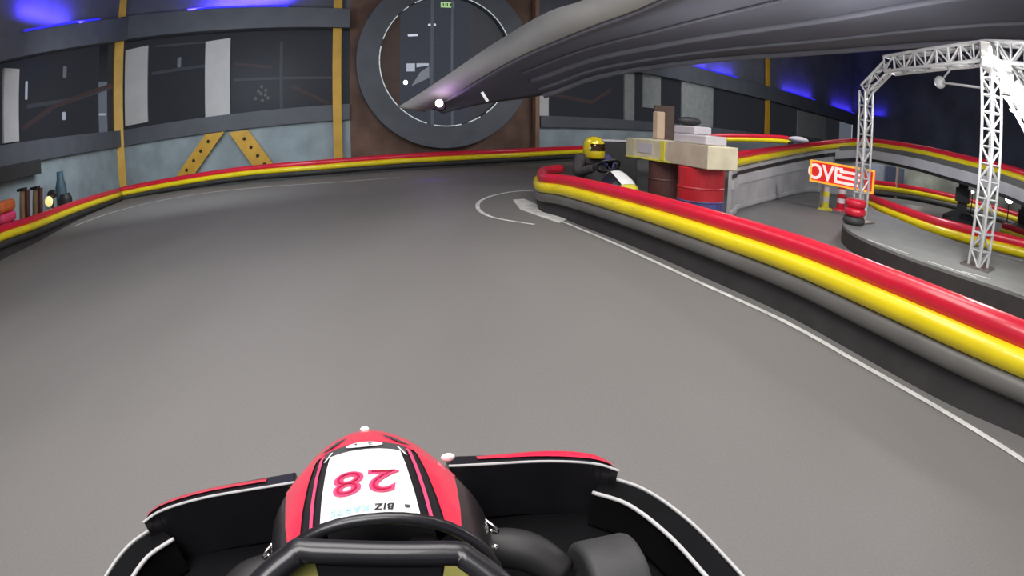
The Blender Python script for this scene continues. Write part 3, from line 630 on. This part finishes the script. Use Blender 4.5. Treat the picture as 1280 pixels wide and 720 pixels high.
def put(x, y, z, sx, sy, sz, name, m, lab, cat, bev=.015, rz=None):
    rz = ang if rz is None else rz; c = Vector((A_.x, A_.y, 0)) + Matrix.Rotation(ang, 3, 'Z') @ Vector((x, y, 0)); return tag(MB().box((c.x, c.y, z + sz / 2), (sx, sy, sz), rz).build(name, m, bevel=bev), lab, cat)
put(L * .74, .17, .957, .62, .30, .10, 'crate', M['lav'], 'pale lavender tray on the right of the cream box', 'crate')
put(L * .66, .17, 1.06, .40, .25, .09, 'crate', M['lav'], 'smaller pale lavender tray stacked on the lower one', 'crate')
c = Vector((A_.x, A_.y, 0)) + Matrix.Rotation(ang, 3, 'Z') @ Vector((L * .62, .17, 0))
tag(MB().ball((c.x, c.y, 1.205), .1, sc=(1.5, .8, .52)).build('dark_bundle', M['blackm'], smooth=True), 'dark rounded bundle on top of the lavender trays', 'bundle')
put(L * .13, .3, .957, .12, .12, .36, 'cardboard_box', M['beige'], 'upright beige box on the left end of the cream box', 'box')
c = D(768, 178, 9.0); t = thing('black_cabinet', 'tall black cabinet behind the driver in the yellow helmet', 'cabinet', (c.x, c.y, 0))
MB().box((c.x, c.y, .42), (.72, .5, .84), -.1).build('cabinet_body', M['blackm'], t, bevel=.02); MB().box((c.x, c.y, .86), (.76, .54, .03), -.1).build('top_board', M['lightrail'], t)
c = D(830, 155, 9.5); tag(MB().box((c.x, c.y, .75), (.34, .25, 1.5), -.2).build('brown_post', mat('dark_brown_wood', (.12, .075, .055), .7)), 'dark brown upright post behind the beige box', 'post')
# far raised barrier at centre right
fr = [D(868, 175, 15), D(900, 172, 15.4), D(975, 176, 16.5), D(990, 178, 16.7)]; fz = [D(868, 171, 15).z, D(900, 167, 15.4).z, D(975, 169, 16.5).z, D(990, 172, 16.7).z]
P3 = [Vector((a.x, a.y, 0)) for a in fr]
barrier(P3, .3, -1, 'distant raised barrier in front of the far windows', zb=[z - .3 for z in fz], skirt=False)
sheet(P3, [0] * 4, [z - .25 for z in fz], -.0).build('raised_bank', M['dgrey'], None, solid=.1)
o = bpy.data.objects['raised_bank']; tag(o, 'dark bank carrying the distant raised barrier', 'bank')
c = D(998, 176, 15.2); t = thing('crash_cushion', 'pale rounded cushion on the raised bank left of the truss tower', 'cushion', (c.x, c.y, 0)); MB().ball((c.x, c.y, c.z + .02), .22, sc=(1.5, 1, .45)).build('cushion_pad', M['lav'], t, smooth=True); MB().box((c.x, c.y, c.z / 2 - .03), (.5, .35, c.z - .06)).build('plinth', M['dgrey'], t)
# ------------------------------------------------------------------ karts
ST = [(0, .645, .525, .200, .17), (.2, .74, .508, .217, .19), (.42, .86, .480, .232, .20), (.62, .96, .452, .240, .19), (.80, 1.05, .418, .233, .17), (.93, 1.135, .385, .213, .13), (1.0, 1.185, .358, .188, .09)]
def nose_st(t):
    t = max(0, min(1, t))
    for a, b in zip(ST, ST[1:]):
        if t <= b[0]: u = (t - a[0]) / (b[0] - a[0]); return [a[i] + (b[i] - a[i]) * u for i in range(1, 5)]
    return list(ST[-1][1:])
def nose_pt(f, t, lift=0):            # f = fraction of half width, -1..1
    y, z, w, dr = nose_st(t); f = max(-1, min(1, f)); q = math.sqrt(max(0, 1 - abs(f) ** 2.4))
    return Vector((w * f * (1 + lift * 2), y - f * f * (.03 + .16 * t ** 1.5) + lift * .3, z - dr * (1 - q) + lift))
def patch(fl, fr, t0, t1, lift, nu=10, nt=22):
    m = MB()
    for i in range(nt + 1):
        t = t0 + (t1 - t0) * i / nt; a, b = fl(t), fr(t)
        for k in range(nu + 1): m.v.append(nose_pt(a + (b - a) * k / nu, t, lift))
    for i in range(nt):
        for k in range(nu): a = i * (nu + 1) + k; m.f.append((a, a + 1, a + nu + 2, a + nu + 1))
    return m
def nose(root, number, body, band):
    m = MB(); nt = 26; na = 24; ts = [i / nt for i in range(nt + 1)]; rows = []
    for t in ts: rows.append([nose_pt(math.sin(math.pi * (k / na - .5)), t) for k in range(na + 1)])
    y, z, w, dr = nose_st(1)
    for dy, dz, ws in ((.018, -.04, .95), (.02, -.09, .85), (.0, -.14, .7)):
        rows.append([Vector((p.x * ws, p.y + dy, p.z * .0 + (z + dz) - (z - p.z) * .35)) for p in rows[nt]])
    for r in rows: r.insert(0, Vector((r[0].x * 1.06, r[0].y, .12))); r.append(Vector((r[-1].x * 1.06, r[-1].y, .12)))
    nk = len(rows[0])
    for r in rows: m.v += r
    for i in range(len(rows) - 1):
        for k in range(nk - 1): a = i * nk + k; m.f.append((a, a + 1, a + nk + 1, a + nk))
    n_ = m.build('nose_cone', body, root, smooth=True, local=True, solid=.008)
    MB().tube([nose_pt(math.sin(math.pi * (k / 24 - .5)), 0, .0) for k in range(25)], .011, 8).build('rear_lip', M['black'], n_, smooth=True, local=True)
    if not number: 
        patch(lambda t: -.45, lambda t: .45, .03, .85, .002).build('number_panel', M['kwhite'], n_, local=True, smooth=True)
        patch(lambda t: -.95, lambda t: .95, .86, 1, .002).build('front_band', band, n_, local=True, smooth=True); return
    inner = lambda t: .60 + .06 * (1 - t) if t < .7 else .618 - (t - .7) * 1.55
    for s in (-1, 1):
        fo = lambda t, s=s: s * (.72 + .047 * t if t < .6 else .748 + (t - .6) * .62)
        fi = lambda t, s=s: s * max(.0, (.60 - .225 * t if t < .70 else .442 - (t - .70) * 14))
        patch(fi, fo, .02, 1.0, .002, 8, 40).build('red_band', band, n_, local=True, smooth=True)
        gi = lambda t, s=s: s * (.48 - .16 * t)
        go = lambda t, s=s: gi(t, s) + s * .03
        patch(gi, go, .02, .68, .0025, 2, 30).build('pinstripe', M['kpink'], n_, local=True, smooth=True)
        # air slot
        q = MB(); q.v = [nose_pt(s * f, t, .0045) for f, t in ((.18, .86), (.28, .845), (.45, .77), (.32, .77))]; q.f = [(0, 1, 2, 3)]; q.build('air_slot', M['kdark'], n_, local=True)
        q = MB(); q.v = [nose_pt(s * f, t, .0045) for f, t in ((.29, .655), (.31, .655), (.37, .55), (.35, .55))]; q.f = [(0, 1, 2, 3)]; q.build('white_flash', M['kwhite'], n_, local=True)
    pw = lambda t: .41 - .16 * t
    patch(lambda t: -pw(t), lambda t: pw(t), .02, .60, .003).build('number_panel', M['kwhite'], n_, local=True, smooth=True)
    patch(lambda t: -.37, lambda t: .37, .605, .725, .002).build('charcoal_band', M['kdark'], n_, local=True, smooth=True)
    q = MB(); q.v = [nose_pt(.17 * math.cos(a), .664 + .046 * math.sin(a), .0055) for a in [2 * math.pi * k / 32 for k in range(32)]]; q.f = [tuple(range(32))]; q.build('oval_logo', M['kwhite'], n_, local=True)
    for pts_ in (((-.085, .664), (-.065, .664), (-.065, .640), (-.085, .640)), ((.04, .667), (.09, .653), (.04, .639))):
        q = MB(); q.v = [nose_pt(a, t + .008, .008) for a, t in pts_]; q.f = [tuple(range(len(pts_)))]; q.build('logo_mark', M['kblack'], n_, local=True)
    NUMT = .35
    def onnose(vs, cx, ct, sx, st, lift):   # text reads from in front of the kart, so it is turned half round
        out = []
        for v in vs:
            t = ct + v.y * st * -1 * -1
            w = nose_st(t)[2]; out.append(nose_pt((cx - v.x * sx) / w, ct - v.y * st, lift))
        return out
    for bold, lift, mm, nm in ((.032, .0050, M['kpink'], 'number_outline'), (-.026, .0065, M['kcrim'], 'number')):
        vs, fs = text_mesh('28', 1, bold, .12, 1.12); q = MB(); q.add(onnose(vs, .002, NUMT, .116, .25, lift), fs); q.build(nm, mm, n_, local=True)
    vs, fs = text_mesh('BIZ', 1, .02, .15, 1.1); q = MB(); q.add(onnose(vs, .028, .085, .021, .062, .005), fs); q.build('lettering', M['kblack'], n_, local=True)
    vs, fs = text_mesh('KARTS', 1, .01, .15, 1.1); q = MB(); q.add(onnose(vs, -.030, .085, .021, .062, .005), fs); q.build('lettering', M['kcyan'], n_, local=True)
    q = MB(); q.v = [nose_pt(f, t, .005) for f, t in ((.29, .06), (.33, .06), (.33, .08), (.29, .08))]; q.f = [(0, 1, 2, 3)]; q.build('small_mark', M['kdark'], n_, local=True)
    MB().ball(nose_pt(0, 1, .004) + Vector((0, -.005, .004)), .010, sc=(1.2, 1, .6)).build('white_cap', M['kwhite'], n_, local=True, smooth=True)
def kart(root, number, body, band, seat=True):
    B = lambda mb, nm, m, par=root, **k: mb.build(nm, m, par, local=True, **k)
    nose(root, number, body, band)
    # floor tray and chassis rails
    B(MB().prism([(-.30, -.35), (.30, -.35), (.36, .40), (.67, .50), (.66, .90), (.60, 1.06), (.30, 1.15), (-.30, 1.15), (-.60, 1.06), (-.66, .90), (-.67, .50), (-.36, .40)], .045, .06), 'floor_tray', M['deepblack'])
    for s in (-1, 1):
        B(MB().tube(smooth_path([(s * .30, -.62, .08), (s * .32, -.2, .07), (s * .26, .45, .07), (s * .22, 1.0, .09)], 5), .016), 'chassis_rail', M['steel'], smooth=True)
        # front wing panel seen from behind, with its red top
        w = MB(); xi, xo = .20, .625
        prof = [(xi, 1.10, .275), (.43, 1.075, .262), (.57, 1.035, .25), (xo, .985, .245)]
        pp = smooth_path([(s * x, y, z) for x, y, z in prof], 5); n = len(pp); pn = []
        for i, p in enumerate(pp):
            th = .055 - .015 * i / n; b = .20 if i < n * .78 else .09
            w.v += [p + Vector((0, 0, 0)), p + Vector((0, th, -.005)), p + Vector((0, th + .04, -b)), p + Vector((0, .01, -b))]
            if i:
                for k in range(4): w.f.append((4 * i - 4 + k, 4 * i - 4 + (k + 1) % 4, 4 * i + (k + 1) % 4, 4 * i + k))
        w.f += [(0, 1, 2, 3), (4 * n - 4, 4 * n - 3, 4 * n - 2, 4 * n - 1)]
        wg = B(w, 'front_wing', body, bevel=.006)
        rt = MB()
        for i in range(2, n):
            p = pp[i]; hp = (.010 if s > 0 else .0) * math.sin(math.pi * (i - 2) / (n - 3)); rt.v += [p + Vector((0, .022, .003)), p + Vector((0, .045, -.004 + hp)), p + Vector((0, .065, -.04))]
            if i > 2:
                j = 3 * (i - 2); rt.f += [(j - 3, j - 2, j + 1, j), (j - 2, j - 1, j + 2, j + 1)]
        B(rt, 'red_top', band, wg, smooth=True)
        B(MB().tube([p + Vector((0, -.001, .001)) for p in pp], .0035, 6), 'pale_edge', M['lightrail'], wg)
        # wrap-round bumper band
        bp = smooth_path([(s * .59, 1.02, .13), (s * .65, .93, .14), (s * .685, .80, .145), (s * .70, .64, .145), (s * .705, .30, .14), (s * .705, -.12, .14)], 6); bm_ = MB(); n = len(bp)
        for i, p in enumerate(bp):
            tt = (bp[min(i + 1, n - 1)] - bp[max(i - 1, 0)]).normalized(); q = Vector((tt.y, -tt.x, 0)) * s; q = -q if q.x * s < 0 else q
            bm_.v += [p + q * .03 + Vector((0, 0, .06)), p + q * .045 + Vector((0, 0, -.07)), p - q * .045 + Vector((0, 0, -.07)), p - q * .035 + Vector((0, 0, .045))]
            if i:
                for k in range(4): bm_.f.append((4 * i - 4 + k, 4 * i - 4 + (k + 1) % 4, 4 * i + (k + 1) % 4, 4 * i + k))
        bo = B(bm_, 'side_bumper', M['deepblack'], bevel=.008)
        for off, zz, r in ((.03, .062, .0045), (-.036, .048, .006)):
            q_ = []
            for i, p in enumerate(bp):
                tt = (bp[min(i + 1, n - 1)] - bp[max(i - 1, 0)]).normalized(); q = Vector((tt.y, -tt.x, 0)); q = -q if q.x * s < 0 else q
                q_.append(p + q * off + Vector((0, 0, zz)))
            B(MB().tube(q_, r, 6), 'pale_edge', M['lightrail'], bo, smooth=True)
        # brake/axle cover between nose and wheel
        B(MB().tube(smooth_path([(s * .19, .86, .19), (s * .26, .85, .20), (s * .33, .82, .19), (s * .39, .77, .15)], 5), [.038 + .012 * math.sin(math.pi * i / 15) for i in range(16)], 14), 'axle_cover', M['blackm'], smooth=True)
        # chrome fixings at the side of the nose
        for y, z in ((1.04, .27), (1.00, .30), (.96, .31), (.90, .34), (.84, .36), (.80, .37), (.72, .40)):
            B(MB().ball((s * (.215 + random.uniform(-.004, .006)), y, z - .06), .0075, 8), 'bolt', M['chrome'], smooth=True)
        B(MB().tube([(s * .216, 1.03, .27), (s * .222, .86, .31)], .005, 6), 'stay_rod', M['chrome'], smooth=True)
        B(MB().tube(smooth_path([(s * .222, .82, .33), (s * .24, .80, .32), (s * .24, .77, .33), (s * .222, .76, .35)], 4), .004, 6), 'bracket', M['chrome'], smooth=True)
        for y0, r, wd_ in ((.70, .130, .13), (-.42, .14, .19)):
            cx = s * (.475 if y0 > 0 else .55); wh = B(MB().lathe([(r * .52, -wd_ * .46), (r * .84, -wd_ * .5), (r * .90, -wd_ * .495), (r * .97, -wd_ * .46), (r * .995, -wd_ * .40), (r, -wd_ * .36), (r, wd_ * .36), (r * .995, wd_ * .40), (r * .97, wd_ * .46), (r * .90, wd_ * .495), (r * .84, wd_ * .5), (r * .52, wd_ * .46)], (cx, y0, r), 'X', n=32, rot=Matrix.Rotation(R(-4 if y0 > 0 else 0), 3, 'Z')), 'wheel', M['tyre'], smooth=True)
            B(MB().lathe([(.012, -.045), (r * .30, -.05), (r * .52, -wd_ * .44), (r * .53, wd_ * .44), (r * .30, .05), (.012, .045)], (cx, y0, r), 'X', n=24), 'rim', M['steel'], wh)
            B(MB().ball((cx - s * .05, y0, r), .02, 10), 'hub_nut', M['chrome'], wh, smooth=True)
    B(MB().tube([(-.5, -.42, .14), (.5, -.42, .14)], .02), 'rear_axle', M['steel'], smooth=True)
    B(MB().tube([(-.42, .70, .13), (.42, .70, .13)], .014), 'front_axle', M['steel'], smooth=True)
    B(MB().box((.0, -.66, .2), (1.2, .08, .16)), 'rear_bumper', M['black'], bevel=.03)
    # steering
    cen = Vector((0, .383, .57)); tilt = Matrix.Rotation(R(38), 3, 'X') @ Matrix.Rotation(R(-7.5), 3, 'Z')
    out = [(-.078, .098), (.078, .098), (.108, .088), (.158, .035), (.170, -.03), (.15, -.09), (.10, -.128), (0, -.138), (-.10, -.128), (-.15, -.09), (-.170, -.03), (-.158, .035), (-.108, .088)]
    pth = []
    for i in range(len(out)):
        a, b, c_, d_ = (Vector(out[(i + k) % len(out)]) for k in (-1, 0, 1, 2))
        for k in range(4):
            u = k / 4; p = .5 * ((2 * b) + (c_ - a) * u + (2 * a - 5 * b + 4 * c_ - d_) * u * u + (3 * b - a - 3 * c_ + d_) * u ** 3) if i != 0 else b.lerp(c_, u)
            pth.append(cen + tilt @ Vector((p.x, p.y, 0)))
    sw = B(MB().tube(pth, .0165, 12, closed=True), 'steering_wheel', M['black'], smooth=True)
    hubp = MB(); 
    pl_ = [(-.08, .088), (.08, .088), (.075, .064), (.022, .060), (.018, -.05), (-.055, -.05), (-.05, .060), (-.075, .064)]
    top_ = [cen + tilt @ Vector((x, y, -.004)) for x, y in pl_]; bot_ = [cen + tilt @ Vector((x, y, -.018)) for x, y in pl_]; n = len(pl_)
    hubp.add(top_ + bot_, [tuple(range(n)), tuple(range(n, 2 * n))[::-1]] + [(i, (i + 1) % n, n + (i + 1) % n, n + i) for i in range(n)]); B(hubp, 'spoke_plate', M['deepblack'], sw, bevel=.004)
    B(MB().tube([cen + tilt @ Vector((0, 0, -.01)), (0, .60, .25), (0, .78, .10)], .014), 'steering_column', M['steel'], smooth=True)
    if seat:
        sm = MB(); rows = []
        for (y, z, w) in ((.02, .10, .15), (-.05, .085, .17), (-.15, .085, .18), (-.25, .12, .185), (-.31, .22, .185), (-.35, .36, .17), (-.38, .50, .15), (-.39, .56, .13)):
            rows.append([Vector((w * math.sin(a), y + (.09 * (1 - math.cos(a)) if z > .15 else .02), z + (.13 * (1 - math.cos(a)) if z <= .2 else .02))) for a in [R(-95 + 190 * k / 12) for k in range(13)]])
        for r in rows: sm.v += r
        for i in range(len(rows) - 1):
            for k in range(12): a = i * 13 + k; sm.f.append((a, a + 1, a + 14, a + 13))
        B(sm, 'seat', M['black'], smooth=True, solid=.012)
    B(MB().box((.40, -.15, .22), (.2, .35, .24)), 'engine', M['steel'], bevel=.02)
    return root
own = thing('racing_kart', 'black kart with red banded nose and white panel numbered 28', 'kart', (-.04, 0, 0), R(16.5))
kart(own, '28', M['black'], M['kred'])
# yellow floor stickers and pedals seen through the steering wheel
def in_kart(px, py, z): return Matrix.Rotation(R(-16.5), 3, 'Z') @ (G(px, py, z) - own.location)
for xa, xb in ((500, 582), (357, 405)):
    q = MB(); a, b, c, d = (in_kart(*v) for v in ((xa, 696, .38), (xb, 696, .38), (xb + 6, 735, .38), (xa - 6, 735, .38))); q.quad(a, b, c, d); q.build('yellow_panel', mat('lime_yellow_sheet', (.50, .47, .13), .6), own, local=True, solid=.01)
p_ = in_kart(535, 712, .39); MB().tube([p_, p_ + Vector((0, .02, .06))], .022, 14).build('reservoir', M['blackm'], own, local=True)
p_ = in_kart(512, 716, .39); MB().box(p_, (.03, .02, .03)).build('blue_switch', M['bblue'], own, local=True)
p_ = in_kart(425, 708, .38); MB().box(p_, (.07, .03, .02)).build('brown_grip', mat('reddish_brown', (.2, .08, .07), .6), own, local=True, bevel=.005)
MB().ball((.185, 1.00, .375), .013, 16, sc=(1.3, .7, .8)).build('white_lamp', M['kwhite'], own, local=True, smooth=True)
# other driver's kart behind the barrier
hx = Vector((.25, -.968)); kz = math.atan2(hx.y, hx.x) - math.pi / 2
kp = Vector((1.13, 7.05, 0)); k2 = thing('racing_kart', 'dark kart with a white slanted nose panel behind the near barrier', 'kart', kp, kz)
kart(k2, None, M['black'], M['paleyel']); k2.scale = (.87, .87, 1.05)
# ------------------------------------------------------------------ driver
def skin_body(name, verts, edges, radii, m, parent, root=0, sub=2):
    me = bpy.data.meshes.new(name); me.from_pydata(verts, edges, []); o = bpy.data.objects.new(name, me); C.objects.link(o)
    k = o.modifiers.new('skin', 'SKIN'); k.use_smooth_shade = True
    sv = me.skin_vertices[0].data if me.skin_vertices else None
    if sv is None:
        bm = bmesh.new(); bm.from_mesh(me); bm.verts.layers.skin.verify(); bm.to_mesh(me); bm.free(); sv = me.skin_vertices[0].data
    for i, r in enumerate(radii): sv[i].radius = (r, r) if not isinstance(r, tuple) else r; sv[i].use_root = (i == root)
    s = o.modifiers.new('sub', 'SUBSURF'); s.levels = sub; s.render_levels = sub
    me.materials.append(m); o.parent = parent; return o
dr_ = thing('person', 'person in dark overalls and a yellow helmet seated in the kart behind the barrier', 'person', kp, kz)
vb = [(0, -.10, .24), (0, -.16, .40), (0, -.20, .56), (0, -.20, .66), (0, -.18, .72),
      (.19, -.19, .63), (.26, -.02, .47), (.14, .22, .55), (-.19, -.19, .63), (-.26, -.02, .47), (-.14, .22, .55),
      (.10, -.02, .22), (.17, .34, .34), (.14, .66, .17), (.13, .76, .20), (-.10, -.02, .22), (-.17, .34, .34), (-.14, .66, .17), (-.13, .76, .20)]
eb = [(0, 1), (1, 2), (2, 3), (3, 4), (3, 5), (5, 6), (6, 7), (3, 8), (8, 9), (9, 10), (0, 11), (11, 12), (12, 13), (13, 14), (0, 15), (15, 16), (16, 17), (17, 18)]
rb = [(.17, .13), (.15, .12), (.18, .12), (.12, .09), (.06, .06), .075, .055, .035, .075, .055, .035, .10, .075, .05, .04, .10, .075, .05, .04]
skin_body('body', vb, eb, rb, M['suit'], dr_)
hz, hy = .80, -.15
head = Vector((0, hy, hz)); turn = Matrix.Rotation(R(28), 3, 'Z')
mb = MB(); mb.ball((0, 0, 0), .10, 16, (.85, 1.0, 1.15)); mb.v = [turn @ v + head + Vector((0, .01, -.01)) for v in mb.v]; mb.build('head', M['skin'], dr_, local=True, smooth=True)
# helmet shell: ball with a chin bar, opening covered by the visor
mb = MB(); n = 32
prof = [(.055, -.150), (.115, -.150), (.128, -.125), (.134, -.06), (.138, 0), (.134, .045), (.118, .09), (.09, .122), (.05, .143), (.001, .15)]
mb.lathe(prof, (0, 0, 0), n=n)
for i, v in enumerate(mb.v): v.y *= 1.12; v.y += .022 * max(0, -v.z / .13) * (1 if v.y > 0 else 0)
mb.v = [turn @ v + head for v in mb.v]; hel = mb.build('helmet', M['helmet'], dr_, local=True, smooth=True)
mb = MB()
for j in range(7):
    z = -.045 + .095 * j / 6
    for k in range(17):
        a = R(90 - 72 + 144 * k / 16); rr = .1395 - .03 * max(0, (z - .01) / .05) ** 2 * .35; mb.v.append(turn @ Vector((rr * math.cos(a) * 1.01, rr * math.sin(a) * 1.15, z)) + head)
for j in range(6):
    for k in range(16): a = j * 17 + k; mb.f.append((a, a + 1, a + 18, a + 17))
mb.build('visor', M['visor'], hel, local=True, smooth=True)
for s in (-1, 1): MB().ball(turn @ Vector((s * .139, .05, -.01)) + head, .02, 10, (.4, 1, 1)).build('visor_pivot', M['kwhite'], hel, local=True)
# blue sleeves and gloved hands with five fingers
for s in (-1, 1):
    sl = MB(); pth = smooth_path([(s * .17, -.19, .65), (s * .24, -.10, .56), (s * .265, -.02, .475), (s * .20, .12, .51), (s * .155, .21, .545)], 5); n = len(pth)
    sl.tube(pth, [.084 - .036 * i / (n - 1) for i in range(n)], 16); sl.build('sleeve', M['blue'] if s < 0 else M['suit'], dr_, local=True, smooth=True)
    mb = MB(); palm = Vector((s * .155, .245, .575)); mb.ball(palm, .036, 12, (.6, 1.1, .95))
    for k in range(4):
        b = palm + Vector((0, .022, .024 - k * .018)); L = (.055, .062, .058, .046)[k]
        mb.tube([b, b + Vector((s * .012, L * .45, .004)), b + Vector((s * -.004, L * .8, .002)), b + Vector((-s * .026, L * .72, -.002)), b + Vector((-s * .034, L * .4, -.004))], [.0098, .0095, .009, .0085, .007], 8)
    mb.tube([palm + Vector((-s * .01, -.01, .022)), palm + Vector((-s * .03, .01, .035)), palm + Vector((-s * .036, .035, .034))], [.011, .010, .008], 8)
    mb.build('gloved_hand', M['glove'], dr_, local=True, smooth=True)
# ------------------------------------------------------------------ parked things at left
q = D(-4, 262, 10.2); a = Vector((q.x, q.y, 0)); t = thing('crash_pad', 'stack of red and orange crash pads behind the left barrier at the frame edge', 'crash pad', a)
MB().box(a + Vector((0, 0, .22)), (.8, .5, .44), .2).build('lower_pad', M['bred'], t, bevel=.06); MB().box(a + Vector((0, 0, .53)), (.72, .45, .17), .2).build('middle_pad', M['kpink'], t, bevel=.06); MB().box(a + Vector((0, 0, .72)), (.74, .45, .2), .2).build('upper_pad', M['orange'], t, bevel=.06)
for px, py, d, lab in ((24, 262, 10.5, 'left of the two tan seat shells standing behind the left barrier'), (40, 257, 10.9, 'right of the two tan seat shells standing behind the left barrier')):
    p = D(px, py, d); zt = D(px + 4, py - 24 + (0 if px < 30 else 3), d).z; t = thing('seat_shell', lab, 'seat', (p.x, p.y, 0))
    a = Vector((p.x, p.y, 0)); m = MB()
    for i in range(7):
        u = i / 6; z = zt * u; wv = .15 * (1 - .25 * u ** 3)
        for k in range(9): v = (k / 8 - .5) * 2; m.v.append(a + Vector((v * wv + .16 * u, .07 * v * v - .03, z)))
    for i in range(6):
        for k in range(8): j = i * 9 + k; m.f.append((j, j + 1, j + 10, j + 9))
    m.build('shell', M['tan'], t, smooth=True, solid=.05)
    MB().box(a + Vector((.17, .0, zt + .02)), (.26, .1, .05)).build('top_rim', M['blackm'], t, bevel=.01)
    MB().obox(a + Vector((.13, -.02, 0)), (.08, 0, 0), (0, .08, 0), (.16, 0, zt)).build('side_edge', M['dbrown'], t)
p = D(61, 252, 11.2); t = thing('round_lamp', 'round pale yellow lamp just above the left barrier', 'lamp', (p.x, p.y, 0))
MB().ball(p, .115, 16, (1.1, .5, .9)).build('lamp_face', M['e_yel'], t, smooth=True); MB().tube([(p.x, p.y + .1, 0), (p.x, p.y + .1, p.z)], .03).build('stand', M['blackm'], t); MB().ball(p + Vector((0, .12, .12)), .13, 12, (1.2, .6, .7)).build('hood', M['blackm'], t, smooth=True)
p = D(76, 232, 12.3); t = thing('gas_bottle', 'dark teal bottle standing behind the yellow lamp', 'bottle', (p.x, p.y, 0)); zt = D(76, 214, 12.3).z
MB().lathe([(.13, 0), (.14, .03), (.14, zt * .7), (.09, zt * .85), (.08, zt)], (p.x, p.y, 0)).build('bottle_body', M['teal'], t, smooth=True); MB().lathe([(.17, 0), (.17, zt * .45), (.12, zt * .55)], (p.x + .12, p.y, 0)).build('sleeve', M['blackm'], t)
# ------------------------------------------------------------------ light
w = bpy.data.worlds.new('hall_air'); bpy.context.scene.world = w; w.use_nodes = True; w.node_tree.nodes['Background'].inputs[0].default_value = (.62, .66, .75, 1); w.node_tree.nodes['Background'].inputs[1].default_value = .62
light('AREA', (-.6, 2.2, 5.0), 260, (1, .96, .93), 3.2, 3.2)
light('AREA', (-.5, -1.5, 4.0), 170, (1, .97, .96), 2.2, 2.2, rot=(R(25), 0, 0))
light('AREA', (-4.5, 7.5, 6.2), 95, (.92, .95, 1), 4, 4)
light('AREA', (3.0, 3.8, 4.6), 190, (1, .97, .95), 2.5, 2.5, rot=(R(20), R(-25), 0))  # added fill towards the raised track, no fixture
light('AREA', (7, 10, 5.5), 650, (.95, .97, 1), 5, 5)
light('AREA', (-6, 8, 3.0), 130, (.85, .93, 1), 3, 2, rot=(R(70), 0, R(25)))
light('AREA', (9, 16, 3.0), 160, (.9, .95, 1), 5, 2, rot=(R(85), 0, R(-35)))
light('POINT', (3.2, 7.5, 1.7), 22, (.85, .9, 1), 0)  # added invisible fill for the ramp soffit
light('POINT', (5.6, 6.6, 1.9), 85, (.85, .9, 1), 0)  # added invisible fill that brightens the raised barrier
light('POINT', (11.5, 12.0, .75), 14, (1, .97, .9), 0)  # added invisible fill inside the underpass
